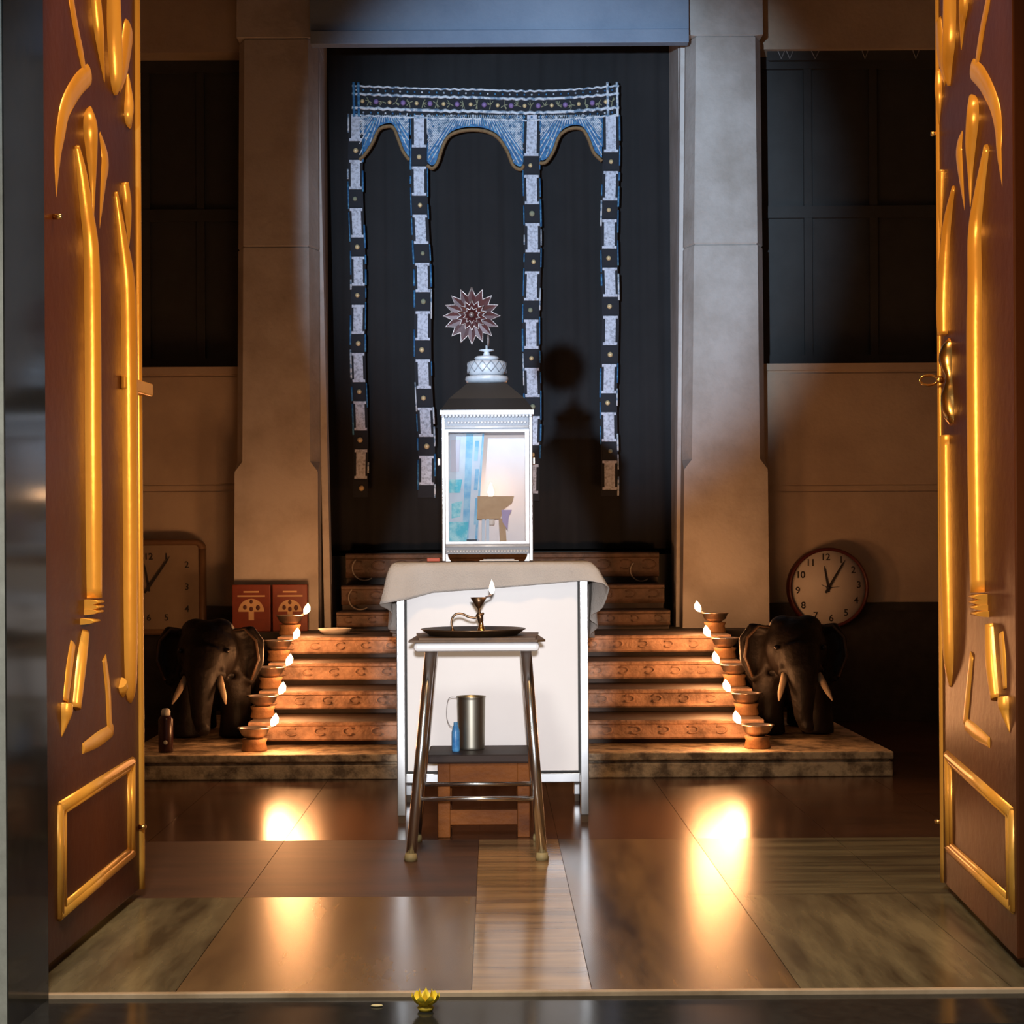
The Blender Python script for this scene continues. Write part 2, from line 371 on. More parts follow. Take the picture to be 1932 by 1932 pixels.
dim_step = mat('dark_step_stone', (0.17,0.10,0.065), 0.6, c2=(0.07,0.045,0.03), scale=11, contrast=(.4,.66), bump=.5)
zz = [.095,.190,.285,.380,.475]; SY = [6.60,6.90,7.20,7.50]
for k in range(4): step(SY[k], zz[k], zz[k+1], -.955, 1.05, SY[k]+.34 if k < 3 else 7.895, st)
tag(MB().box(cl0-.05, cr1+.05, 7.90, 8.80, 0, .475).build('floor_landing', dark_stone_shade), 'stone landing at the foot of the columns', None, None, 'structure')
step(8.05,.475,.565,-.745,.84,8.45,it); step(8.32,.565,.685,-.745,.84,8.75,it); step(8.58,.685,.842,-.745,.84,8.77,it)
# curled wrought handles on the two upper risers
def curl(px, py, Y, rad, parent):
    c = at(px,py,Y); m = MB()
    m.tube([c+Vector((rad*math.cos(a), 0, rad*math.sin(a))) for a in [PI*.75+PI*.95*k/12 for k in range(13)]], .0035, 8)
    o = m.build('carved_curl', mat('pale_stone_edge',(0.5,0.45,0.4),0.5,c2=(0.3,0.27,0.24),scale=30), parent); return o
steps_all = [None]*5+[o for o in it.children][1:3]
curl(688,1072,8.575,.062,steps_all[6]); curl(680,1128,8.315,.058,steps_all[5]); curl(1210,1076,8.575,.055,steps_all[6])

# ------------------------------------------------------------------ entrance doors
def door(name, hinge, free, label, side, ridges, dull, extras):
    """hinge/free: (x,y) of the visible face; ridges traced as (px,py,half width px)."""
    h = Vector((hinge[0],hinge[1],0)); f = Vector((free[0],free[1],0)); d = (f-h).normalized(); L = (f-h).length
    n = Vector((-d.y*side*-1, d.x*side*-1, 0))     # towards the passage
    if n.x*side > 0: n = -n
    root = bpy.data.objects.new(name, None); COL.objects.link(root); root.location = (h.x,h.y,0); ORG[root.name] = Vector((h.x,h.y,0))
    tag(root, label, None, None, 'structure')
    m = MB(); b = -n*.045; z0, z1 = .02, 2.75
    m.hexa([h+b+Vector((0,0,z0)),h+Vector((0,0,z0)),f+Vector((0,0,z0)),f+b+Vector((0,0,z0))],[h+b+Vector((0,0,z1)),h+Vector((0,0,z1)),f+Vector((0,0,z1)),f+b+Vector((0,0,z1))])
    m.build('leaf', door_m, root, bevel=.004)
    def hit(px,py):
        r = at(px,py,1.0)-Vector((0,0,H)); t = n.dot(h)/n.dot(Vector((r.x,r.y,0)))
        return Vector((r.x*t, r.y*t, H+r.z*t))
    pxm = lambda p: F/p.y                          # pixels per metre at that depth
    for nm, mt, lst, hs in (('raised_moulding', gold_m, ridges, 1.0), ('carved_petal', gold_m, dull, .45)):
        for pts in lst:
            sp = smooth_path(pts, 6); path = []; hw = []; ht = []
            for x,y,w in sp:
                p = hit(x,y); r = max(w,.6)*2/1.24/pxm(p)*1.2; path.append(p); hw.append(r*(1.0 if hs==1 else 1.35)); ht.append(r*hs)
            MB().ridge(path, n, hw, ht).build(nm, mt, root)
    for (kind, data) in extras:
        if kind == 'frame':
            P = [hit(*q) for q in data]; c = sum(P, Vector())/4
            m = MB()
            loop = P+[P[0]]
            w = .013
            for a, e in zip(loop[:-1], loop[1:]):
                t = (e-a).normalized()*w*.5
                m.ridge([a-t, e+t], n, w, .011, 0, 7)
            inn = [p+(c-p)*.10 for p in P]
            m.ridge([inn[0],inn[1]], n, .009, .008); m.ridge([inn[1],inn[2]], n, .009, .008); m.ridge([inn[2],inn[3]], n, .009, .008); m.ridge([inn[3],inn[0]], n, .009, .008)
            m.build('panel_frame', gold_m, root)
        elif kind == 'rings':
            for (x,y,w) in data:
                a, e = hit(x-w*.5,y), hit(x+w*.5,y); c = (a+e)/2; dd = d*.03
                MB().ridge([c-dd*1.0, c+dd*1.0], n, .0065, .030).build('collar_ring', gold_m, root)
        elif kind == 'bead':
            for (p0,p1,r) in data:
                zb = [z0+(z1-z0)*k/40 for k in range(41)]
                MB().ridge([f-d*r*1.0+Vector((0,0,z)) for z in zb], n, r, r*.9).build('edge_bead', gold_m, root)
        elif kind == 'bolt':
            p = hit(*data); m = MB()
            m.hexa([p-d*.16+Vector((0,0,-.016)), p+d*.05+Vector((0,0,-.016)), p+d*.05+n*.03+Vector((0,0,-.016)), p-d*.16+n*.012+Vector((0,0,-.016))],
                   [p-d*.16+Vector((0,0,.016)), p+d*.05+Vector((0,0,.016)), p+d*.05+n*.03+Vector((0,0,.016)), p-d*.16+n*.012+Vector((0,0,.016))])
            m.build('latch', gold_m, root, bevel=.004)['label'] = 'gilded latch block'
        elif kind == 'pin':
            for q in data:
                p = hit(*q); MB().tube([p, p+n*.018], .006, 8).build('knob', brass_m, root)
        elif kind == 'handle':
            a, e = hit(*data[0]), hit(*data[1])
            sp = [a+(e-a)*k/12 for k in range(13)]
            m = MB(); m.ridge(sp, n, [.012,.024,.027,.027,.022,.018,.016,.022,.026,.027,.027,.026,.018], [.006,.02,.026,.028,.024,.016,.014,.02,.026,.027,.026,.02,.008])
            ho = m.build('handle', brass_m, root); ho['label'] = 'brass door handle plate'
            c = hit(*data[2]); m2 = MB()
            m2.tube([c+n*(.012+.022*(1-math.cos(t)))+Vector((0,0,.012*math.sin(t)))  for t in [2*PI*k/20 for k in range(21)]], .0032, 8)
            m2.tube([c-n*.002, c+n*.016], .007, 8)
            m2.build('ring_pull', brass_m, root)
    return root
LD_h = at(90,1822,3.40); LD_f = at(268,1672,4.21)
door('door_1', (LD_h.x-.003,3.40), (LD_f.x,4.21), 'carved brown and gold door leaf standing open against the left jamb', -1,
  [[(170,203,2),(163,235,11),(167,290,9),(172,344,5),(176,417,1)],
   [(143,275,4),(149,326,8),(156,391,10),(164,471,12),(166,600,13),(167,800,13),(168,960,13),(170,1128,12)],
   [(217,362,3),(226,453,8),(233,543,12),(235,700,13),(238,1000,12),(240,1270,10),(246,1325,2)],
   [(172,-60,8),(176,0,8),(181,54,8),(188,101,5),(197,155,1)],
   [(207,-80,10),(207,0,11),(208,72,12),(213,150,10),(217,178,3)],
   [(240,140,2),(239,190,7),(238,220,7),(245,240,2)],
   [(232,344,6),(235,380,7),(239,417,5),(243,464,1)],
   [(158,1193,6),(149,1248,8),(140,1337,7)],
   [(121,1328,9),(120,1345,9),(119,1362,6),(116,1390,1)],
   [(226,1288,7),(229,1300,7),(232,1316,1)]],
  [[(128,-60,6),(134,0,6),(143,55,6),(152,100,6),(160,140,4)],
   [(167,141,8),(145,163,9),(123,203,9),(113,250,9),(108,290,7),(106,373,1)],
   [(188,250,2),(197,300,8),(194,344,6),(188,431,1)],
   [(242,55,9),(239,70,11),(232,127,9),(225,170,3)],
   [(137,1215,6),(130,1260,7),(123,1325,6)],
   [(196,1240,5),(203,1303,6),(206,1366,6),(211,1378,5)], [(211,1378,5),(185,1395,6),(155,1413,4)]],
  [('frame', [(112,1524),(248,1438),(248,1610),(112,1726)]), ('rings', [(166,1136,22),(166,1145,22),(165,1154,22),(158,1172,22)]), ('bead', [(0,0,.013)]), ('bolt', (258,733)), ('pin', [(100,409),(262,1560)])])
RD_h = at(1920,1811,3.42); RD_f = at(1778,1664,4.23)
door('door_2', (RD_h.x,3.42), (RD_f.x,4.23), 'carved brown and gold door leaf with brass handle, open on the clock side', 1,
  [[(1833,183,3),(1843,209,10),(1838,269,9),(1834,320,5),(1831,390,1)],
   [(1865,276,5),(1855,353,8),(1847,437,11),(1848,538,12),(1848,650,13),(1850,900,13),(1853,1118,12)],
   [(1801,353,3),(1792,421,7),(1787,505,9),(1785,572,10),(1785,632,9)],
   [(1788,822,8),(1791,1004,10),(1795,1180,10),(1796,1250,8),(1794,1295,2)],
   [(1800,-80,10),(1800,0,11),(1799,67,11),(1794,118,9),(1792,162,3)],
   [(1828,-60,8),(1824,7,8),(1819,40,5),(1814,94,1)],
   [(1772,135,4),(1775,175,6),(1772,235,1)],
   [(1780,320,6),(1778,370,5),(1775,450,1)],
   [(1871,1179,7),(1876,1250,9),(1882,1319,7)],
   [(1899,1316,9),(1900,1332,9),(1901,1348,6),(1905,1382,1)]],
  [[(1872,-60,6),(1865,0,6),(1855,50,6),(1848,94,6),(1842,126,4)],
   [(1836,131,8),(1855,151,9),(1875,192,9),(1885,235,9),(1886,286,6),(1891,353,1)],
   [(1816,249,2),(1811,283,8),(1814,330,6),(1820,397,1)],
   [(1772,44,8),(1777,100,9),(1784,158,3)],
   [(1890,1195,6),(1894,1245,7),(1897,1300,5)],
   [(1834,1235,5),(1827,1310,6),(1822,1364,6)], [(1822,1366,5),(1842,1382,6),(1868,1402,4)]],
  [('frame', [(1789,1426),(1910,1534),(1912,1712),(1791,1600)]), ('rings', [(1858,1126,22),(1858,1136,22),(1859,1146,22),(1861,1158,22)]), ('bead', [(0,0,.009)]), ('handle', [(1791,640),(1797,800),(1779,717)]), ('pin', [(1778,1550),(1770,252)])])

# ------------------------------------------------------------------ curtain and toran
cu = MB(); rows_ = []
Yc = 8.78
for i in range(9):
    z = .86+(3.62-.86)*i/8
    rows_.append([(-.97+2.02*k/100, Yc+.012*math.sin(k*.62)*(1.2-i/12)+.006*math.sin(k*1.7+i*.4), z) for k in range(101)])
cu.grid(rows_)
o = cu.build('curtain', curtain_m, fix=False); o.modifiers.new('solid','SOLIDIFY').thickness = .004
tag(o, 'plain black curtain filling the inner doorway behind the toran', 'curtain')

YT = 8.66
to = thing('embroidered_toran', at(915,160,YT), 'blue and white embroidered hanging with four long strips on the black curtain', 'door hanging')
def tp(px, py, dy=0.0): return at(px, py, YT+dy)
def topy(px):                                        # sagging top edge
    return 160+ (8 if px < 700 else 0)*0 + 7*math.sin((px-665)/500*PI) * 1.0 + (4 if px>900 else 0)*math.sin((px-900)/265*PI)
va = MB()
N = 60; pxs = [664+(1168-664)*k/N for k in range(N+1)]
va.grid([[tp(x, topy(x)+dy, .004) for x in pxs] for dy in (0, 14, 30, 46, 58)], 0)
for dy, r in ((2,.0055),(17,.0075),(43,.0085),(57,.005)):
    va.tube([tp(x, topy(x)+dy+1.2*math.sin(x*.35), -.004) for x in pxs], r, 6, 1)
for k in range(19):
    x = 684+25.5*k
    va.ball(tp(x, topy(x)+30, -.004), .014 if k%2 else .011, 2 if k%2 else 3, 8, 6)
    for q in range(5):
        a = random.uniform(0,6.28); va.tube([tp(x+12,topy(x)+30,-.004), tp(x+12+7*math.cos(a), topy(x)+30+9*math.sin(a),-.004)], .0025, 5, 4)
for k in range(36):
    x = 672+13.8*k; 
    va.ball(tp(x, topy(x)+9, -.003), .0055, 1 if k%3==0 else 5, 6, 4); va.ball(tp(x, topy(x)+51, -.003), .0055, 1 if k%3==1 else 5, 6, 4)
for x in (667, 676, 1146, 1164):
    va.tube([tp(x+ (y-155)*.02, y, -.006) for y in range(155,225,5)], .0075, 6, 5 if x<700 else 1)
va.build('valance', [T_dark, T_cord, T_purple, T_gold, T_olive, T_blue], to, fix=False)
arches = [[(678,302),(690,290),(704,268),(714,246),(728,239),(742,241),(751,262),(760,285),(772,302)],
          [(806,312),(816,318),(826,306),(836,275),(850,255),(878,246),(912,247),(938,259),(956,284),(968,312),(982,320),(988,312)],
          [(1018,308),(1030,306),(1044,286),(1056,256),(1076,243),(1098,244),(1110,262),(1120,288),(1136,304)]]
def interp(curve, x):
    if x <= curve[0][0]: return curve[0][1]
    for (a,b),(c,d) in zip(curve, curve[1:]):
        if a <= x <= c: return b+(d-b)*(x-a)/(c-a)
    return curve[-1][1]
for cv in arches:
    cs = smooth_path(cv, 4); sp_ = MB()
    x0, x1 = cs[0][0], cs[-1][0]; y0 = 217
    sp_.grid([[tp(p[0], y0+(p[1]-6-y0)*t, .004) for p in cs] for t in (0,.5,1)], 0)
    # tan fringe along the arch
    fr = [tp(p[0],p[1],-.004) for p in cs]
    sp_.tube(fr, .018, 8, 1, flat=.5)
    # embroidered hatching fanning out from the arch crown
    xm = (x0+x1)/2
    k = x0
    while k < x1:
        sg = 1 if k < xm else -1
        for off in (0,):
            xa, ya = k, y0; pts = [(xa,ya)]
            while True:
                xa -= sg*2.4*min(1,abs(k-xm)/(.22*(x1-x0))); ya += 3.4
                if ya > interp(cs,xa)-8 or xa < x0 or xa > x1: break
                pts.append((xa,ya))
            if len(pts) > 2: sp_.tube([tp(a,b,-.001) for a,b in (pts[0],pts[-1])], .0032, 5, 2)
        k += 3.4
    xx = x0+4
    while xx < x1-4:
        for yy in range(224, int(interp(cs,xx))-10, 13):
            if random.random() < .55: sp_.ball(tp(xx+random.uniform(-3,3), yy+random.uniform(-3,3), -.004), random.uniform(.004,.008), random.choice((2,3,3)), 6, 4)
        xx += 9
    sp_.build('scalloped_panel', [T_blue, T_tan, T_cord, T_blue], to, fix=False)
def hang(top, bot, ph, n, w, white):
    m = MB(); (xt,yt),(xb,yb) = top, bot
    xl = lambda y: xt+(xb-xt)*(y-yt)/(yb-yt) + 1.5*math.sin(y*.02+xt)
    ys_ = [yt+(yb-yt)*k/40 for k in range(41)]
    m.grid([[tp(xl(y)-w,y,.003), tp(xl(y)+w,y,.003)] for y in ys_], 0)
    y = ph; i = 0
    if ph-19 > yt:
        wn = w*.60; b = ph-19
        m.prism([tp(xl(yt)-wn,yt,-.003),tp(xl(yt)+wn,yt,-.003),tp(xl(b)+wn,b,-.003),tp(xl(b)-wn,b,-.003)], (0,.006,0), 1)
        m.prism([tp(xl(b)-w*.85,b-4,-.0035),tp(xl(b)+w*.85,b-4,-.0035),tp(xl(b)+w*.85,b+1,-.0035),tp(xl(b)-w*.85,b+1,-.0035)], (0,.006,0), 1)
    while y < yb-12:
        if y > yt-20:
            # dark square with a mirror bead
            m.prism([tp(xl(y)-w*.8,y-15,-.001),tp(xl(y)+w*.8,y-15,-.001),tp(xl(y)+w*.8,y+15,-.001),tp(xl(y)-w*.8,y+15,-.001)], (0,.004,0), 0)
            m.ball(tp(xl(y)+random.uniform(-2,2),y,-.005), random.uniform(.011,.015), 3 if random.random() < .7 else 4, 8, 6)
        # I-shaped white block
        a, b = y+19, min(y+91-19, yb-1)
        if b-a > 8:
            if a > yt and True:
                wn = w*.62
                for (qa,qb,ww) in ((a-1,a+4,w*.85),(a+4,b-4,wn),(b-4,b+1,w*.85)):
                    m.prism([tp(xl(qa)-ww,qa,-.003),tp(xl(qa)+ww,qa,-.003),tp(xl(qb)+ww,qb,-.003),tp(xl(qb)-ww,qb,-.003)], (0,.006,0), 1)
            elif b > yt:
                m.prism([tp(xl(yt)-w*.55,yt,-.003),tp(xl(yt)+w*.55,yt,-.003),tp(xl(b)+w*.55,b,-.003),tp(xl(b)-w*.55,b,-.003)], (0,.006,0), 1)
        y += 91; i += 1
    for sg in (-1,1):                                   # broken cord along both edges
        q = yt
        while q < yb-20:
            l = random.uniform(14,60)
            if random.random() < (.9 if q < yt+330 else .55):
                m.tube([tp(xl(q)+sg*w,q,-.001), tp(xl(min(q+l,yb))+sg*w,min(q+l,yb),-.001)], random.choice((.0035,.005)), 5, 2 if random.random() < .75 else 5)
            q += l+random.uniform(3,18)
    return m.build('hanging_strip', [T_dark, T_white, T_blue, T_gold, T_olive, T_cord], to, fix=False)
hang((670,215),(681,938),284,8,14,1); hang((789,217),(805,939),296,8,16,1); hang((1004,217),(1003,945),312,8,16,1); hang((1152,217),(1149,936),305,8,16,1)

# chevron tape along the head of the window
ch = MB()
Yv = YW+.03
ch.box(X(1448,Yv,90), X(1800,Yv,90), Yv+.002, Yv+.006, Z(113,Yv,1600), topz, 1)
for x, wd in ((1474,14),(1490,14),(1538,16),(1632,12),(1728,12)):
    p = [at(x-wd/2,94,Yv), at(x,111,Yv), at(x+wd/2,94,Yv)]
    ch.tube(p, .0028, 5)
tag(ch.build('pelmet_tape', [mat('grey_tape', (0.45,0.45,0.45), .8), dark_wood]), 'faint pale zigzag tape at the head of the window by the round clock', 'tape')

# ------------------------------------------------------------------ table with cloth
TX0, TX1, TY0, TY1, TZ = -.304, .297, 5.31, 5.78, .812
tb = thing('cabinet_table', (0,5.5,0), 'white panelled cabinet table with aluminium legs in the middle of the hall', 'table')
lw = .027
for (x, y) in ((TX0,TY0),(TX1-lw,TY0),(TX0+.0,TY1-lw),(TX1-lw,TY1-lw)):
    xx = x
    lg = MB().box(xx, xx+lw, y, y+lw, .022, TZ-.02).build('leg', alum, tb, bevel=.003)
    MB().box(xx+.003, xx+lw-.003, y+.003, y+lw-.003, 0, .022).build('foot', mat('brown_foot',(0.10,0.06,0.03),.6), lg)
zr = .148
MB().box(TX0+lw+.006, TX1-lw-.006, TY0+.006, TY0+.016, zr+.014, TZ-.022).build('front_panel', white_panel, tb)
MB().box(TX0+.008, TX0+.016, TY0+lw+.004, TY1-lw-.004, zr+.01, TZ-.022).build('side_panel', white_panel, tb)
MB().box(TX1-.016, TX1-.008, TY0+lw+.004, TY1-lw-.004, zr+.01, TZ-.022).build('side_panel', white_panel, tb)
MB().box(TX0+lw+.006, TX1-lw-.006, TY1-.016, TY1-.006, zr+.01, TZ-.022).build('back_panel', white_panel, tb)
gk = MB()
for x in (TX0+lw, TX1-lw-.006): gk.box(x, x+.006, TY0+.004, TY0+.014, zr, TZ-.022)
gk.box(TX0+lw, TX1-lw, TY0+.008, TY0+.018, zr+.008, zr+.016)
gk.build('black_gasket', black_rub, tb)
MB().box(TX0+lw, TX1-lw, TY0+.003, TY0+.022, zr-.024, zr+.006).build('rail', alum, tb, bevel=.003)
MB().box(TX0+.004, TX1-.004, TY0+.004, TY1-.004, zr-.022, zr-.002).build('bottom_shelf', white_panel, tb)
MB().box(TX0-.006, TX1+.006, TY0-.006, TY1+.006, TZ-.022, TZ).build('tabletop', white_panel, tb, bevel=.003)

# tablecloth: one sheet, rows run round the table front and sides
def hemz(s):      # hem height along the outline parameter; keys
    keys = [(0,.56),(.22,.60),(.30,.665),(.335,.690),(.40,.722),(.50,.734),(.60,.748),(.655,.757),(.672,.745),(.69,.675),(.72,.63),(.80,.57),(1,.55)]
    for (a,b),(c,d) in zip(keys, keys[1:]):
        if a <= s <= c: 
            t = (s-a)/(c-a); return b+(d-b)*t
    return keys[-1][1]
cx0, cx1, cy0, cy1, cz = TX0-.012, TX1+.012, TY0-.014, TY1+.004, TZ+.004
def outline(s, grow=0.0):
    per = [(cx0,cy1),(cx0,cy0),(cx1,cy0),(cx1,cy1)]
    seg = [.33,.34,.33]
    nrm = [(-1,0),(0,-1),(1,0)]
    a = 0
    for i in range(3):
        if s <= a+seg[i]+1e-9:
            t = (s-a)/seg[i]; p = Vector(per[i]).lerp(Vector(per[i+1]), t)
            nn = Vector(nrm[i])
            if i == 1:
                if t < .10: nn = Vector((-1,-1)).lerp(nn, t/.10)
                if t > .90: nn = nn.lerp(Vector((1,-1)), (t-.9)/.1)
            if i == 0 and t > .7: nn = nn.lerp(Vector((-1,-1)), (t-.7)/.3)
            if i == 2 and t < .3: nn = Vector((1,-1)).lerp(nn, t/.3)
            return p, nn
        a += seg[i]
    return Vector(per[3]), Vector(nrm[2])
cl = MB(); S = 121; rows_ = []
for r in range(15):
    row = []
    for k in range(S):
        s_ = k/(S-1); p, nn = outline(s_)
        if r < 4:                                  # on the table, shrinking to the middle line
            c = Vector((max(cx0+.05,min(cx1-.05,p.x)), cy1)); q = p.lerp(Vector((p.x*.96, cy1)), (3-r)/3.0) if True else p
            row.append((q.x, q.y, cz-(.004 if r == 3 else 0)))
        else:
            t = (r-3)/11.0; hz = hemz(s_)
            corner = max(0, 1-abs(s_-.335)/.05)+max(0, 1-abs(s_-.675)/.045)
            fold = .006*math.sin(s_*95)*t + (.012*math.sin(s_*60) if (s_<.31 or s_>.70) else 0)*t
            out = .004+.006*min(1,t*4)+ .036*corner*t + fold
            row.append((p.x+nn.x*out, p.y+nn.y*out*(.5 if abs(nn.x)<.1 else 1), cz-.006+(hz-cz+.006)*t))
    rows_.append(row)
cl.grid(rows_)
o = cl.build('tablecloth', cloth_m, fix=False)
sm = o.modifiers.new('solid','SOLIDIFY'); sm.thickness = .002; sm.offset = 1
tag(o, 'beige cloth draped unevenly over the white cabinet table', 'tablecloth')

# ------------------------------------------------------------------ glass lantern shrine
LX0, LX1, LY0, LY1, LZ = X(834,5.42), X(1006,5.42), 5.42, 5.70, TZ+.006
lc = (LX0+LX1)/2; lyc = (LY0+LY1)/2
wm = mat('white_embossed_metal', (0.64,0.65,0.67), .4, 0.1, c2=(0.50,0.51,0.54), scale=30)
bk = mat('black_metal', (0.012,0.012,0.013), .55)
gl = bpy.data.materials.new('clear_glass'); gl.use_nodes = True
nt = gl.node_tree; nt.nodes.clear()
og = nt.nodes.new('ShaderNodeOutputMaterial'); mxs = nt.nodes.new('ShaderNodeMixShader'); tr = nt.nodes.new('ShaderNodeBsdfTransparent'); gs = nt.nodes.new('ShaderNodeBsdfGlossy')
gs.inputs['Roughness'].default_value = .02; fr_ = nt.nodes.new('ShaderNodeFresnel'); fr_.inputs[0].default_value = 1.45
nt.links.new(fr_.outputs[0], mxs.inputs[0]); nt.links.new(tr.outputs[0], mxs.inputs[1]); nt.links.new(gs.outputs[0], mxs.inputs[2]); nt.links.new(mxs.outputs[0], og.inputs[0])
ln = thing('glass_lantern', (lc,lyc,LZ), 'white embossed glass-fronted lantern shrine with black roof on the tablecloth', 'lantern')
ztop = Z(776,LY0)
for x in (LX0, LX1-.012):
    for y in (LY0, LY1-.012):
        MB().box(x, x+.012, y, y+.012, LZ, ztop).build('post', alum, ln, bevel=.003)
def beads(m, x0, x1, y, z, r, n):
    for k in range(n): m.ball((x0+(x1-x0)*(k+.5)/n, y, z), r, 0, 8, 6)
hd = MB(); hd.box(LX0-.004, LX1+.004, LY0-.006, LY1+.004, Z(782,LY0), ztop+.004); hd.box(LX0+.012, LX1-.012, LY0+.002, LY1-.002, Z(810,LY0), Z(782,LY0), 1)
beads(hd, LX0, LX1, LY0-.006, Z(785,LY0), .0052, 26); beads(hd, LX0+.018, LX1-.018, LY0, Z(797,LY0), .0046, 24)
hd.tube([(LX0+.012,LY0,Z(806,LY0)),(LX1-.012,LY0,Z(806,LY0))], .004, 8)
hd.build('embossed_header', [wm, mat('grey_ground',(0.22,0.23,0.26),.5)], ln)
bs = MB(); bs.box(LX0+.012, LX1-.012, LY0+.002, LY1-.002, Z(1045,LY0), Z(1027,LY0), 1); beads(bs, LX0+.014, LX1-.014, LY0+.001, Z(1040,LY0), .0045, 26)
bs.tube([(LX0+.012,LY0,Z(1030,LY0)),(LX1-.012,LY0,Z(1030,LY0))], .004, 8)
bs.build('embossed_base', [wm, MATS['grey_ground']], ln)
for x, sg in ((LX0+.012,1),(LX1-.012,-1)):
    MB().prism([(x,LY0+.004,LZ),(x+sg*.016,LY0+.004,LZ),(x+sg*.008,LY0+.004,LZ+.014),(x+sg*.006,LY0+.004,Z(1045,LY0)),(x,LY0+.004,Z(1045,LY0))], (0,.02,0)).build('bracket_foot', wm, ln)
fr = MB(); z0, z1 = Z(1026,LY0), Z(810,LY0)
for a, b, c, d in ((LX0+.012,LX0+.022,z0,z1),(LX1-.024,LX1-.012,z0,z1)): fr.box(a,b,LY0+.003,LY0+.012,c,d)
fr.box(LX0+.02,LX1-.02,LY0+.004,LY0+.012,z1-.008,z1); fr.box(LX0+.02,LX1-.02,LY0+.004,LY0+.012,z0,z0+.008)
fr.build('pane_frame', wm, ln)
MB().hexa([(LX0+.02,LY0+.006,z0),(LX1-.02,LY0+.006,z0),(LX1-.02,LY0+.008,z0),(LX0+.02,LY0+.008,z0)],[(LX0+.02,LY0+.022,z1),(LX1-.02,LY0+.022,z1),(LX1-.02,LY0+.024,z1),(LX0+.02,LY0+.024,z1)]).build('glass_pane', gl, ln)
for x in (LX0+.004, LX1-.006): MB().box(x, x+.002, LY0+.012, LY1-.012, z0, z1).build('side_sheet', mat('lantern_lining', (0.74,0.72,0.74), .6, c2=(0.68,0.66,0.69), scale=6), ln)
inm = mat('lantern_lining', (0.74,0.72,0.74), .6, c2=(0.68,0.66,0.69), scale=6)
MB().box(LX0+.012, LX1-.012, LY1-.008, LY1-.004, z0, z1).build('back_sheet', inm, ln)
MB().box(LX0+.006, LX1-.006, LY0+.01, LY1-.006, z0-.008, z0-.001).build('floor_sheet', inm, ln)
for px, py in ((829,872),(1008,870)):
    c = at(px,py,5.5); MB().box(c.x-.006,c.x+.004,5.49,5.51,c.z-.012,c.z+.012).build('hinge', alum, ln, bevel=.003)
rf = MB(); zr1 = Z(722,5.5); hw2 = (X(958,5.5)-X(880,5.5))/2
b = [(LX0-.002,LY0-.004,ztop+.005),(LX1+.002,LY0-.004,ztop+.005),(LX1+.002,LY1+.002,ztop+.005),(LX0-.002,LY1+.002,ztop+.005)]
mid = [(lc-hw2-.055,lyc-.10,ztop+.045),(lc+hw2+.055,lyc-.10,ztop+.045),(lc+hw2+.055,lyc+.10,ztop+.045),(lc-hw2-.055,lyc+.10,ztop+.045)]
t = [(lc-hw2+.006,lyc-.06,zr1),(lc+hw2-.006,lyc-.06,zr1),(lc+hw2-.006,lyc+.06,zr1),(lc-hw2+.006,lyc+.06,zr1)]
rf.hexa(b, mid); rf.hexa(mid, t)
rf.build('roof', bk, ln)
zc = lambda py: Z(py,lyc)
MB().lathe([(.0,zc(722)-.002),(.066,zc(722)),(.071,zc(716)),(.069,zc(711)),(.05,zc(710)),(.0,zc(710))], (lc,lyc,0), 32).build('finial_collar', wm, ln)
dr = MB(); dr.lathe([(.0,zc(709)),(.055,zc(708)),(.062,zc(702)),(.063,zc(690)),(.060,zc(683)),(.04,zc(682)),(.0,zc(682))], (lc,lyc,0), 32)
for k in range(14):
    for sg in (-1,1):
        dr.tube([(lc+.0635*math.cos(a), lyc+.0635*math.sin(a), zc(704)+(zc(684)-zc(704))*j/5) for j, a in ((j, 2*PI*k/14+sg*j*.09) for j in range(6))], .0016, 5, 1)
dr.build('finial_drum', [wm, mat('grey_groove',(0.25,0.25,0.27),.5)], ln)
MB().lathe([(.0,zc(682)),(.036,zc(680)),(.041,zc(676)),(.036,zc(673)),(.014,zc(672)),(.008,zc(664)),(.026,zc(662)),(.024,zc(660)),(.004,zc(659)),(.004,zc(652)),(.0,zc(652))], (lc,lyc,0), 28).build('finial_cap', wm, ln)
# cool lamp inside the lantern (part of the lantern)
ld = bpy.data.lights.new('lantern_bulb','AREA'); ld.energy = 0.11; ld.color = (.86,.94,1.0); ld.shape = 'RECTANGLE'; ld.size = .22; ld.size_y = .1
lo = bpy.data.objects.new('lantern_bulb', ld); COL.objects.link(lo); lo.location = (lc, LY0+.07, z1-.004)
lo.rotation_euler = (Vector((lc,LY1-.06,z0))-lo.location).to_track_quat('-Z','Y').to_euler()
# painted shapes of a reflection in the pane, then the candle
pb1 = mat('sky_blue_reflection',(0.13,0.38,0.64),.6,c2=(0.32,0.56,0.72),scale=18,contrast=(.4,.6)); pb2 = mat('cyan_reflection',(0.06,0.46,0.60),.6,c2=(0.36,0.66,0.72),scale=25,contrast=(.42,.6)); pb3 = mat('pale_reflection',(0.58,0.66,0.74),.6,c2=(0.46,0.55,0.68),scale=12)
cd = MB(); Yk = 5.60
def quad(m, pts, mi, dy, Y=Yk):
    P = [at(x,y,Y)+Vector((0,dy,0)) for x,y in pts]; m.prism(P, (0,.003,0), mi)
quad(cd, [(848,818),(912,814),(902,1022),(846,1022)], 0, 0)
quad(cd, [(880,816),(914,812),(900,1020),(872,1020)], 1, -.004)
quad(cd, [(893,820),(910,818),(896,1018),(884,1018)], 0, -.008)
for y0_, y1_ in ((832,870),(885,925),(940,990)): quad(cd, [(897,y0_),(904,y0_),(901,y1_),(894,y1_)], 1, -.012)
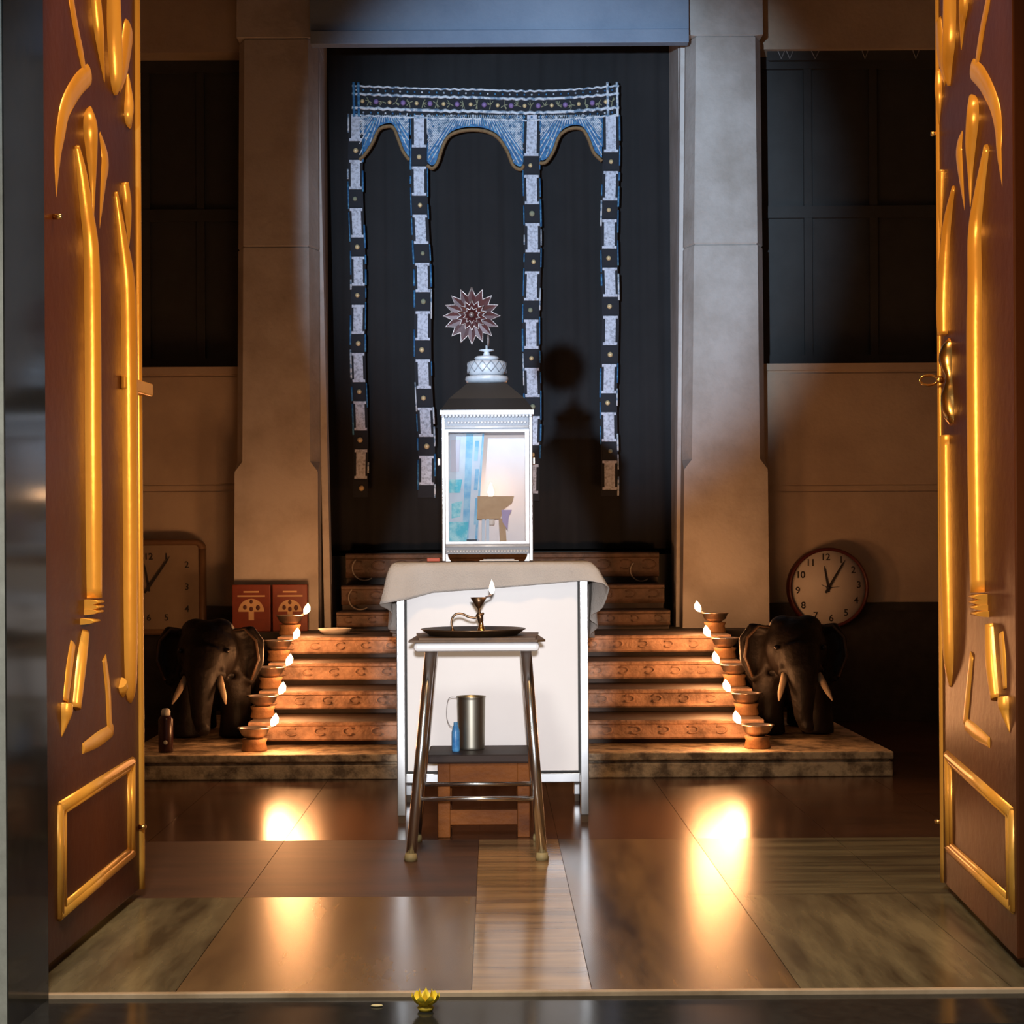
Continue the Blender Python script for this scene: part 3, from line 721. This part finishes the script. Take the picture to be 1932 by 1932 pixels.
quad(cd, [(848,905),(872,905),(868,930),(848,930)], 2, -.006); quad(cd, [(852,950),(872,945),(868,975),(852,978)], 2, -.006); quad(cd, [(848,985),(884,985),(880,1022),(848,1022)], 2, -.007)
quad(cd, [(850,830),(868,830),(866,890),(850,890)], 3, -.005)
quad(cd, [(846,1018),(904,1018),(904,1026),(846,1026)], 0, -.004)
tag(cd.build('reflection_card', [pb3,pb1,pb2,mat('lilac_reflection',(0.50,0.50,0.60),.6)]), 'blue and cyan card shapes painting a reflection in the lantern glass', 'card')
sd = thing('reflection_stand', at(930,1024,5.53), 'tan stand shape painting a reflection in the lantern glass', 'stand')  # tan shapes paint the rest of the pane's reflection
tanm = mat('tan_reflection',(0.50,0.33,0.19),.7,c2=(0.43,0.27,0.15),scale=20)
m = MB(); P = [at(x,y,5.52) for x,y in ((901,936),(940,936),(970,936),(966,948),(952,958),(944,978),(900,980))]; m.prism(P,(0,.03,0)); m.build('block', tanm, sd)
for x0_, x1_, mt in ((909,915,pb3),(917,923,pb3),(941,953,tanm)):
    P = [at(x0_,978,5.525),at(x1_,978,5.525),at(x1_+(3 if mt is tanm else 0),1026,5.525),at(x0_+(3 if mt is tanm else 0),1026,5.525)]
    MB().prism(P,(0,.012,0)).build('leg', mt, sd)
MB().prism([at(x,y,5.515) for x,y in ((946,962),(966,962),(960,974),(958,1000),(948,985))],(0,.004,0)).build('purple_reflection', mat('mauve',(0.36,0.28,0.46),.6), sd)
cn = thing('tealight', at(926,936,5.60), 'tiny lit candle glowing behind the lantern glass', 'candle')
cc = at(926,933,5.60)
MB().lathe([(0,-.10),(.012,-.10),(.012,-.012),(.0,-.012)], cc, 16).build('wax', mat('wax',(0.9,0.82,0.75),.5), cn)
MB().lathe([(.0,-.012),(.008,-.003),(.0105,.008),(.006,.024),(.0,.04)], cc, 14).build('flame', mat('amber_flame',(1,.8,.5),.5,emit=(1.0,.55,.26),emit_s=38), cn)
# starburst flower ornament
sb = thing('star_flower', at(921,652,5.56), 'red and silver star flower ornament rising from the lantern top', 'ornament')
Ys = 5.50; C = at(890,596,Ys)
red = mat('dark_red_foil',(0.07,0.010,0.009),.4,0.1,c2=(0.04,0.007,0.007),scale=40); sil = mat('silver_edge',(0.50,0.44,0.42),.35,.5,c2=(0.2,0.13,0.11),scale=60)
def star(m, n, ro, ri, dy, mi_f, mi_e, rt):
    pts = [C+Vector((( ro if k%2==0 else ri)*math.sin(PI*k/n), dy, (ro if k%2==0 else ri)*math.cos(PI*k/n))) for k in range(2*n)]
    cI = C+Vector((0,dy-.008,0)); k0 = len(pts)
    m.add(pts+[cI], [(k,(k+1)%(2*n),2*n) for k in range(2*n)], mi_f); m.add([p+Vector((0,.004,0)) for p in pts]+[cI+Vector((0,.008,0))], [((k+1)%(2*n),k,2*n) for k in range(2*n)], mi_f)
    m.tube(pts+[pts[0]], rt, 6, mi_e)
m = MB(); star(m,16,.092,.064,0,0,1,.0032); m.build('outer_petals',[red,sil],sb,fix=False)
m = MB(); star(m,14,.050,.034,-.012,0,1,.0026); m.build('inner_petals',[red,sil],sb,fix=False)
m = MB(); star(m,10,.028,.018,-.018,0,1,.002); m.ball(C+Vector((0,-.026,0)),.009,1,10,8); m.build('flower_centre',[red,sil],sb,fix=False)
m = MB(); m.tube([at(921,653,lyc), at(921,640,lyc-.01), at(920,615,5.52), at(917,598,5.506), C+Vector((0,.006,0))], [.004,.004,.0035,.003,.003], 8); m.build('stem', sil, sb)
m = MB(); m.box(X(905,5.45),X(978,5.45),5.43,5.52,TZ+.0065,TZ+.0095); m.box(X(912,5.45),X(970,5.45),5.435,5.525,TZ+.0098,TZ+.0125)
tag(m.build('leaflets', mat('paper',(0.72,0.66,0.60),.8)), 'thin cream leaflets slid under the lantern', 'papers')
m = MB(); m.box(X(806,5.42),X(830,5.42),5.40,5.435,TZ+.0065,TZ+.0175)
tag(m.build('matchbox', mat('red_card',(0.50,0.10,0.05),.6,c2=(0.4,0.07,0.04),scale=30), bevel=.002), 'small red matchbox on the cloth at the foot of the lantern', 'matchbox')

# ------------------------------------------------------------------ small wooden stool with tumbler
ws = thing('wooden_stool', (-.045,5.14,0), 'low brown wooden stool between the steel stool and the cabinet', 'stool')
wx0, wx1, wy0, wy1, wz = X(806,5.04,1430), X(1003,5.04,1430), 5.02, 5.275, .247
MB().box(wx0, wx1, wy0, wy1, wz-.026, wz).build('seat', seat_m, ws, bevel=.006)
for x in (X(826,5.04,1500), X(976,5.04,1500)):
    for y in (wy0+.012, wy1-.045): MB().box(x, x+.037, y, y+.033, 0, wz-.026).build('leg', wood_m, ws, bevel=.003)
ax0, ax1 = X(848,5.04,1500), X(976,5.04,1500)
MB().box(ax0, ax1, wy0+.016, wy0+.034, wz-.085, wz-.026).build('apron', wood_m, ws)
MB().box(ax0, ax1, wy0+.018, wy0+.036, Z(1556,5.04), Z(1528,5.04)).build('stretcher', wood_m, ws, bevel=.002)
MB().box(ax0, ax1, wy1-.04, wy1-.02, wz-.085, wz-.026).build('apron', wood_m, ws)
tu = thing('steel_tumbler', (X(889,5.17,1400),5.17,wz), 'steel tumbler standing on the low wooden stool', 'tumbler')
zt = Z(1313,5.17); cx_ = X(889,5.17,1360)
MB().lathe([(.0,wz+.002),(.039,wz),(.0405,wz+.004),(.0407,wz+.010),(.0420,(wz+zt)/2),(.0430,zt-.010),(.0432,zt-.004),(.0455,zt),(.0425,zt-.001),(.036,wz+.012),(.0,wz+.012)], (cx_,5.17,0), 36).build('cup', steel, tu)
bb = thing('blue_bottle', (X(860,5.11,1416),5.11,wz), 'slim blue bottle leaning beside the steel tumbler', 'bottle')
bx = X(860,5.11,1400); zb = Z(1362,5.11)
bl = mat('blue_plastic',(0.03,0.16,0.42),.35,c2=(0.10,0.32,0.60),scale=40)
MB().lathe([(.0,wz),(.011,wz),(.0125,wz+.006),(.0125,zb-.03),(.008,zb-.012),(.0065,zb-.010),(.0065,zb),(.0,zb)], (bx,5.11,0), 20).build('body', bl, bb)
MB().tube([at(x,y,5.12) for x,y in smooth_path([(862,1316),(849,1316),(844,1326),(843,1352),(848,1368),(855,1372)],4)], .0011, 6).build('wire_loop', mat('thin_wire',(0.25,0.25,0.27),.4), bb)

# ------------------------------------------------------------------ steel stool
ss = thing('steel_stool', (-.045,4.82,0), 'white-topped tall stool with chrome legs in front of the cabinet', 'stool')
sx0, sx1, sy0, sy1 = X(780,4.66,1220), X(1018,4.66,1220), 4.655, 4.985
sz0, sz1 = Z(1229,4.66), Z(1212,4.66)
MB().box(sx0, sx1, sy0, sy1, sz0, sz1).build('seat', mat('white_seat',(0.85,0.83,0.83),.4,c2=(0.78,0.75,0.75),scale=5), ss, bevel=.010)
legp = []
for (pt, pbm) in (((812,1229),(775,1627)), ((993,1229),(1023,1627))):
    a = at(*pt,4.70); b_ = at(*pbm,4.655); b_.z = 0.012
    for back in (0,1):
        A = a.copy(); B = b_.copy()
        A.z = sz0
        if back: A.y = 4.94; B.y = 4.978; B.x *= 1.0
        else: A.y = 4.70; B.y = 4.662
        lg = MB().tube([A,B], .0145, 16).build('leg', chrome, ss); legp.append((A,B))
        MB().lathe([(0,0),(.018,0),(.018,.010),(.015,.022),(0,.022)], (B.x,B.y,0), 14).build('rubber_foot', mat('yellowed_rubber',(0.36,0.28,0.13),.6), lg)
def bar(i, j, z):
    P = []
    for k in (i,j):
        A,B = legp[k]; t = (A.z-z)/(A.z-B.z); P.append(A.lerp(B,t))
    MB().tube(P, .0065, 12).build('crossbar', chrome, ss)
zc1 = Z(1506,4.68); bar(0,2,zc1); bar(1,3,zc1); bar(0,1,zc1+.03); bar(2,3,zc1+.03)
mp_ = MB(); zz0 = sz1+.001
poly = [at(x,1205,4.66) for x in (772,1017)]
mp_.prism([(X(771,4.66,1208),4.645,zz0),(X(1014,4.66,1208),4.645,zz0),(X(1029,4.66,1208),4.665,zz0),(X(1012,4.99,1208),4.992,zz0),(X(790,4.99,1208),4.992,zz0)], (0,0,.006))
mp_.prism([(X(790,4.66,1208),4.668,zz0+.006),(X(1010,4.66,1208),4.66,zz0+.006),(X(1016,4.99,1208),4.985,zz0+.006),(X(786,4.99,1208),4.98,zz0+.006)], (0,0,.005))
tag(mp_.build('place_mat', board_m), 'brown folded mat on the chrome-legged stool under the brass tray', 'mat')
tc_ = (X(893,4.82,1195),4.82,zz0+.011)
ty = thing('brass_tray', tc_, 'round dark brass tray on the chrome-legged stool', 'tray')
MB().lathe([(.0,.001),(.125,.001),(.146,.016),(.150,.018),(.147,.020),(.122,.005),(.0,.005)], tc_, 56).build('dish', tray_m, ty)
# hand lamp
Yh = 4.80; zb = tc_[2]+.005
fx = X(908,Yh,1185)
hl = thing('hand_lamp', (fx,Yh,zb), 'brass hand lamp with funnel cup and curled handle burning on the tray', 'oil lamp')
MB().lathe([(.0,zb),(.030,zb),(.030,zb+.004),(.012,zb+.008),(.0075,zb+.022),(.005,zb+.034),(.0065,zb+.038)], (fx,Yh,0), 24).build('foot', brass_m, hl)
st_ = MB(); cupx = X(903,Yh,1130)
st_.tube([(fx-.002,Yh,zb+.030), at(906,1163,Yh), at(904,1155,Yh), at(904,1146,Yh)], [.006,.009,.0045,.004], 12)
st_.ball(at(905,1161,Yh), (.011,.009,.007)); st_.ball(at(911,1158,Yh),.004)
dkb = mat('tarnished_brass',(0.22,0.13,0.07),.35,.9,c2=(0.12,0.07,0.04),scale=20)
st_.build('stem', dkb, hl)
zr_ = Z(1127,Yh); zl = Z(1148,Yh)
MB().lathe([(.0,zl),(.004,zl),(.012,zl+.012),(.0235,zr_),(.0215,zr_),(.009,zl+.012),(.0,zl+.008)], (cupx,Yh,0), 28).build('cup', dkb, hl)
MB().tube([at(x,y,Yh) for x,y in smooth_path([(902,1163),(895,1166),(882,1163),(874,1159),(864,1158),(856,1162),(852,1172),(853,1182),(855,1188)],5)], .0034, 8).build('handle', dkb, hl)
MB().lathe([(.0,.0),(.014,.0),(.010,.006),(.004,.016),(.0,.018)], (X(854,Yh,1188),Yh,zb), 16).build('handle_rest', dkb, hl)
MB().tube([at(916,1127,Yh), at(922,1125,Yh), at(928,1122,Yh)], .0026, 8).build('wick', mat('charred_wick',(0.10,0.08,0.08),.9), hl)
MB().lathe([(.0,-.0125),(.005,-.009),(.008,.0),(.0072,.010),(.004,.020),(.0,.030)], at(928,1113,Yh), 16).build('flame', flame_w, hl)
pd = bpy.data.lights.new('hand_lamp_glow','POINT'); pd.energy = .22; pd.color = (1,.58,.28); pd.shadow_soft_size = .008
po = bpy.data.objects.new('hand_lamp_glow', pd); COL.objects.link(po); po.location = at(928,1106,Yh)+Vector((0,-.012,0))

# ------------------------------------------------------------------ oil lamps on the stairs
def oil_lamp_parts(root, sg):
    o = ORG[root.name]
    MB().lathe([(.0,0),(.048,0),(.050,.006),(.044,.030),(.050,.045),(.030,.046),(.0,.046)], o, 24).build('clay_stand', clay, root)
    MB().lathe([(.0,.046),(.026,.046),(.048,.062),(.058,.084),(.065,.086),(.064,.090),(.055,.087),(.042,.072),(.0,.064)], o, 28).build('bowl', lamp_metal, root)
    MB().tube([o+Vector((sg*.030,-.004,.072)), o+Vector((sg*.050,-.006,.088)), o+Vector((sg*.062,-.008,.094))], .0035, 8).build('wick', mat('charred_wick',(0.1,0.08,0.08),.9), root)
    fb = o+Vector((sg*.066,-.010,.094))
    MB().tube([fb, fb+Vector((sg*.006,0,.008)), fb+Vector((sg*.013,0,.020)), fb+Vector((sg*.017,0,.034)), fb+Vector((sg*.018,0,.050))], [.002,.0105,.0155,.012,.001], 14).build('flame', flame_m, root)
    d = bpy.data.lights.new('oil_lamp_glow','POINT'); d.energy = 4.2; d.color = (1,.43,.16); d.shadow_soft_size = .042
    return fb+Vector((sg*.020,-.034,.036)), d
lampsL = [(480,1408,6.46),(496,1355,6.78),(511,1302,7.06),(526,1252,7.36),(547,1192,7.72)]
lampsR = [(1429,1408,6.46),(1408,1355,6.78),(1386,1302,7.06),(1368,1252,7.36),(1349,1192,7.72)]
zbase = [.095,.190,.285,.380,.475]
nm = ['on the plinth', 'on the first step', 'on the second step', 'on the third step', 'on the top landing']
for side, lst, sg in (('left elephant', lampsL, 1), ('right elephant', lampsR, -1)):
    proto = None
    for k, (px,py,Y) in enumerate(lst):
        loc = Vector((X(px,Y,py), Y, zbase[k]))
        lab = 'lit metal oil lamp %s, stair end by the %s' % (nm[k], side)
        if proto is None:
            proto = thing('oil_lamp', loc, lab, 'oil lamp', 'oil lamps along the stair ends')
            gp, gd = oil_lamp_parts(proto, sg); goff = gp-loc; r = proto
        else:
            r = copy_tree(proto); r.location = loc; r['label'] = lab
        po = bpy.data.objects.new('oil_lamp_glow', gd); COL.objects.link(po); po.location = loc+goff

# ------------------------------------------------------------------ elephants
def elephant(cx, label):
    root = thing('elephant_statue', (cx,6.95,.095), label, 'statue', 'elephant statues flanking the stairs')
    m = MB(); z = .098; y = 6.95
    m.ball((cx,y+.20,z+.27),(.165,.26,.18),0,20,14)           # body
    m.ball((cx,y-.09,z+.365),(.125,.13,.135),0,20,14)         # head
    m.ball((cx-.048,y-.08,z+.455),(.06,.07,.05),0,14,10); m.ball((cx+.048,y-.08,z+.455),(.06,.07,.05),0,14,10)
    m.tube([(cx,y-.17,z+.36),(cx,y-.225,z+.28),(cx,y-.245,z+.19),(cx,y-.25,z+.10),(cx+.01,y-.262,z+.055),(cx+.02,y-.29,z+.05)],[.085,.066,.050,.038,.030,.022],14)
    for sx in (-1,1):
        ear = [(sx*.10,.02,.44),(sx*.17,.03,.455),(sx*.205,.035,.40),(sx*.20,.03,.31),(sx*.165,.01,.235),(sx*.12,.0,.27)]
        P = [Vector((cx+a,y-.06+b,z+c)) for a,b,c in ear]
        m.prism(P,(0,.035,0))
        m.tube(P+[P[0]], .020, 8)
        for yy in (-.01,.34): m.tube([(cx+sx*.09,y+yy,z+.25),(cx+sx*.10,y+yy,z+.10),(cx+sx*.10,y+yy-.01,z+.0)],[.075,.062,.068],14)
        m.tube([(cx+sx*.045,y-.17,z+.30),(cx+sx*.066,y-.215,z+.265)],[.04,.03],10)
    m.tube([(cx,y+.45,z+.33),(cx,y+.48,z+.22),(cx,y+.47,z+.12)],[.018,.013,.012],8)
    o = m.build('body', eleph_m, root)
    r = o.modifiers.new('remesh','REMESH'); r.mode = 'VOXEL'; r.voxel_size = .009; r.use_smooth_shade = True
    s_ = o.modifiers.new('smooth','SMOOTH'); s_.iterations = 5; s_.factor = .5
    for sx in (-1,1):
        MB().tube([(cx+sx*.062,y-.205,z+.275),(cx+sx*.078,y-.24,z+.235),(cx+sx*.094,y-.27,z+.195),(cx+sx*.105,y-.30,z+.165)],[.015,.014,.011,.003],12).build('tusk', ivory, root)['label'] = 'ivory tusk'
        MB().ball((cx+sx*.094,y-.185,z+.375),.011,0,10,8).build('eye', mat('dark_eye',(0.01,0.008,0.008),.15), root)
        MB().tube([(cx+sx*q[0],y-.085+q[1],z+q[2]) for q in ((.10,.0,.455),(.15,.0,.46),(.195,.0,.41),(.205,.0,.33),(.175,.0,.245))], .006, 6).build('ear_rim', mat('worn_wood_edge',(0.07,0.04,0.022),.5), root)
    root.scale = (1,1,.965)
    return root
elephant(X(383,6.75,1250), 'dark carved elephant statue with ivory tusks beside the two red boxes')
elephant(X(1511,6.75,1250), 'dark carved elephant statue with ivory tusks in front of the round clock')

# ------------------------------------------------------------------ clocks
def text_mesh(items, name, m, parent, depth=.001):
    """items: (string, location, size); letters stand upright facing the viewer side (-Y)."""
    for s_, loc, size in items:
        mb = MB()
        cu_ = bpy.data.curves.new('t','FONT'); cu_.body = s_; cu_.size = size; cu_.align_x = 'CENTER'; cu_.align_y = 'CENTER'; cu_.extrude = depth; cu_.offset = size*.012
        ob = bpy.data.objects.new('t', cu_); COL.objects.link(ob); bpy.context.view_layer.update()
        me = bpy.data.meshes.new_from_object(ob.evaluated_get(bpy.context.evaluated_depsgraph_get()))
        vs = [Vector((v.co.x, -v.co.z, v.co.y))+Vector(loc) for v in me.vertices]
        mb.add(vs, [list(p.vertices) for p in me.polygons])
        bpy.data.objects.remove(ob); bpy.data.curves.remove(cu_); bpy.data.meshes.remove(me)
        mb.build(name, m, parent, fix=False)
ink = mat('clock_ink',(0.035,0.03,0.028),.5)
face_m = mat('clock_face',(0.85,0.78,0.70),.5,c2=(0.78,0.71,0.64),scale=10)
Yk = 8.43
c = at(1562,1109,8.34); R = 76*8.34/F
ck = thing('round_wall_clock', c, 'round dark red rimmed clock showing five past twelve', 'clock', None)
ring = [(R*.915,-.016),(R*.93,-.028),(R*.97,-.030),(R*1.0,-.018),(R*1.0,.045)]
def lathe_y(prof, c, n=56):
    m = MB(); vs = []; fs = []
    for r, dy in prof:
        for k in range(n):
            a = 2*PI*k/n; vs.append(Vector(c)+Vector((max(r,1e-4)*math.cos(a), dy, max(r,1e-4)*math.sin(a))))
    for i in range(len(prof)-1):
        for k in range(n): fs.append((i*n+k,i*n+(k+1)%n,(i+1)*n+(k+1)%n,(i+1)*n+k))
    return m.add(vs, fs, 0, True)
lathe_y(ring, c).build('rim', mat('maroon_plastic',(0.10,0.018,0.014),.4), ck)
lathe_y([(0,-.010),(R*.93,-.010),(R*.93,.03),(0,.03)], c).build('dial', face_m, ck)
tilt = math.radians(-5)
def pol(c, rad, hours, dy): 
    a = hours*PI/6+tilt; return (c.x+rad*math.sin(a), c.y+dy, c.z+rad*math.cos(a))
text_mesh([(str(h), pol(c,R*.76,h,-.0115), R*.235) for h in range(1,13)], 'numeral', ink, ck)
def hand(m, c, ang, l, w, dy, back=.18):
    d_ = Vector((math.sin(ang),0,math.cos(ang))); s_ = Vector((math.cos(ang),0,-math.sin(ang))); o_ = Vector(c)+Vector((0,dy,0))
    m.prism([o_-d_*l*back-s_*w*.7, o_-d_*l*back+s_*w*.7, o_+s_*w, o_+d_*l*.8+s_*w*.7, o_+d_*l, o_+d_*l*.8-s_*w*.7, o_-s_*w], (0,.002,0))
m = MB(); hand(m, c, math.radians(-10), R*.56, R*.03, -.014); m.build('hour_hand', ink, ck)
m = MB(); hand(m, c, math.radians(31), R*.82, R*.032, -.018); m.build('minute_hand', ink, ck)
m = lathe_y([(0,-.022),(R*.05,-.020),(R*.05,-.010),(0,-.010)], c, 20); m.build('hub', ink, ck)
m = MB(); hand(m, c, math.radians(85), R*.3, R*.008, -.012); hand(m, c, math.radians(-65), R*.2, R*.008,-.012); m.build('second_hand', ink, ck)
# square clock
c = at(281,1108,8.34); hw_, hh_ = 106*8.34/F, 90*8.34/F
sk = thing('square_wall_clock', c, 'pale rectangular clock partly hidden behind the open door leaf', 'clock')
frm = mat('tan_plastic',(0.24,0.14,0.075),.5,c2=(0.2,0.11,0.06),scale=10)
def rrect(w,h,r,y,n=6):
    P = []
    for cx_, cz_, a0 in ((w-r,h-r,0),(-w+r,h-r,PI/2),(-w+r,-h+r,PI),(w-r,-h+r,1.5*PI)):
        for k in range(n+1): P.append(Vector((c.x+cx_+r*math.cos(a0+PI/2*k/n), y, c.z+cz_+r*math.sin(a0+PI/2*k/n))))
    return P
m = MB(); o1 = rrect(hw_,hh_,.045,c.y); m.prism(o1,(0,.04,0)); m.tube([p for p in rrect(hw_-.014,hh_-.014,.035,c.y-.004)]+[rrect(hw_-.014,hh_-.014,.035,c.y-.004)[0]], .016, 8); m.build('case', frm, sk)
m = MB(); m.prism(rrect(hw_-.028,hh_-.028,.02,c.y-.006),(0,.006,0)); m.build('dial', mat('square_dial',(0.36,0.27,0.18),.5,c2=(0.32,0.24,0.16),scale=10), sk)
def sq(h):
    a = h*PI/6; dx, dz = math.sin(a), math.cos(a); k = min((hw_*.68)/max(abs(dx),1e-6), (hh_*.64)/max(abs(dz),1e-6)); return (c.x+dx*k, c.y-.0075, c.z+dz*k)
text_mesh([(str(h), sq(h), .045) for h in range(1,13)], 'numeral', ink, sk)
m = MB(); hand(m, c, math.radians(-10), hh_*.5, .006, -.010); m.build('hour_hand', ink, sk)
m = MB(); hand(m, c, math.radians(35), hh_*.80, .007, -.013); m.build('minute_hand', ink, sk)

# ------------------------------------------------------------------ small things on the landing and plinth
rc = mat('red_box_card',(0.20,0.035,0.014),.5,c2=(0.15,0.025,0.012),scale=12); cr = mat('cream_print',(0.55,0.36,0.19),.6); dk = mat('brown_print',(0.08,0.02,0.012),.6)
def red_box(pxa, pxb, Y, label, sk_=0):
    a, b = X(pxa,Y,1140), X(pxb,Y,1140); z1_ = Z(1103,Y,500); z0_ = .475
    cx_ = (a+b)/2; w = b-a
    r = thing('incense_box', (cx_,Y,z0_), label, 'box', 'red printed boxes on the landing')
    MB().box(a,b,Y,Y+.05,z0_,z1_).build('carton', rc, r, bevel=.003)
    m = MB(); zl = lambda py: Z(py,Y,500)
    m.box(cx_-w*.20,cx_+w*.20,Y-.0015,Y+.001,zl(1118),zl(1115)); m.box(cx_-w*.36,cx_+w*.36,Y-.0015,Y+.001,zl(1126),zl(1123))
    Rr = w*.34; zc_ = zl(1154)
    m.prism([(cx_+Rr*math.cos(t),Y-.0015,zc_+Rr*math.sin(t)) for t in [PI*k/16 for k in range(17)]], (0,.0025,0))
    m.box(cx_-w*.07,cx_+w*.07,Y-.0015,Y+.001,zl(1170),zc_)
    m.build('printed_emblem', cr, r)
    m = MB()
    for dx, dz, rr in ((0,.045,.008),(-.028,.02,.009),(.03,.018,.010),(0,.012,.009)): m.ball((cx_+dx*w/.17,Y-.0015,zc_+dz*w/.17),(rr,.0012,rr*1.3),0,8,6)
    m.build('printed_figures', dk, r)
red_box(438,510,8.06,'red printed box nearer the square clock, by the column foot'); red_box(514,580,8.06,'red printed box behind the uppermost lamp of the stair end')
c = at(632,1194,7.74)
tag(MB().lathe([(0,.0),(.050,0),(.066,.012),(.078,.027),(.074,.027),(.046,.006),(0,.006)], (c.x,c.y,.4752), 36).build('saucer', mat('white_china',(0.80,0.76,0.74),.3)), 'small white saucer on the landing beside the door frame strip', 'saucer')
c = at(313,1410,6.43); zb0 = .095
jb = thing('jar', (c.x,c.y,zb0), 'dark red jar with white lid at the feet of an elephant', 'jar')
MB().lathe([(0,0),(.026,0),(.028,.01),(.028,.125),(.018,.14),(0,.14)], (c.x,c.y,zb0), 20).build('body', mat('dark_red_glass',(0.04,0.012,0.012),.25), jb)
MB().lathe([(0,.14),(.017,.14),(.018,.155),(.012,.165),(0,.167)], (c.x,c.y,zb0), 18).build('lid', mat('white_lid',(0.7,0.7,0.62),.4), jb)
MB().ball((c.x+.004,c.y-.029,zb0+.04),(.008,.002,.008),0,8,6).build('label_dot', MATS['white_lid'], jb)

# ------------------------------------------------------------------ flower and petal on the threshold
yl = mat('yellow_petal',(0.95,0.76,0.06),.5,c2=(0.90,0.66,0.04),scale=60)
c = at(803,1889,3.17); c.z = -.008
fw_ = thing('yellow_flower', c, 'yellow flower head lying on the dark threshold', 'flower')
def petal(base, ang, out, up, w, tilt_=0):
    d_ = Vector((math.cos(ang),math.sin(ang),0)); s_ = Vector((-math.sin(ang),math.cos(ang),0)); rows_ = []
    for k in range(6):
        t = k/5; p = base+d_*out*1.25*(math.sin(t*PI*.55))+Vector((0,0,up*1.1*t)); ww = w*math.sin(PI*min(.97,.18+.80*t))**.8*(1 if t < .95 else .25)
        rows_.append([p-s_*ww+Vector((0,0,.002)), p-d_*.0015, p+s_*ww+Vector((0,0,.002))])
    return MB().grid(rows_)
for k in range(9):
    a = 2*PI*k/9+.2
    petal(Vector(c)+Vector((0,0,.003)), a, .021, .026, .0105).build('petal', yl, fw_, fix=False)
for k in range(6):
    a = 2*PI*k/6+.5
    petal(Vector(c)+Vector((0,0,.003)), a, .011, .032, .006).build('petal', yl, fw_, fix=False)
MB().lathe([(0,0),(.012,0.0),(.016,.006),(.010,.012),(0,.013)], c, 16).build('flower_base', mat('yellow_core',(0.6,0.4,0.03),.6), fw_)
c = at(711,1886,3.20); c.z = -.008
m = MB().ball(c+Vector((0,0,.0022)),(.012,.006,.0022),0,12,6)
tag(m.build('fallen_petal', mat('pale_petal',(0.62,0.52,0.28),.6)), 'single pale fallen petal on the dark threshold beside the yellow flower', 'petal')
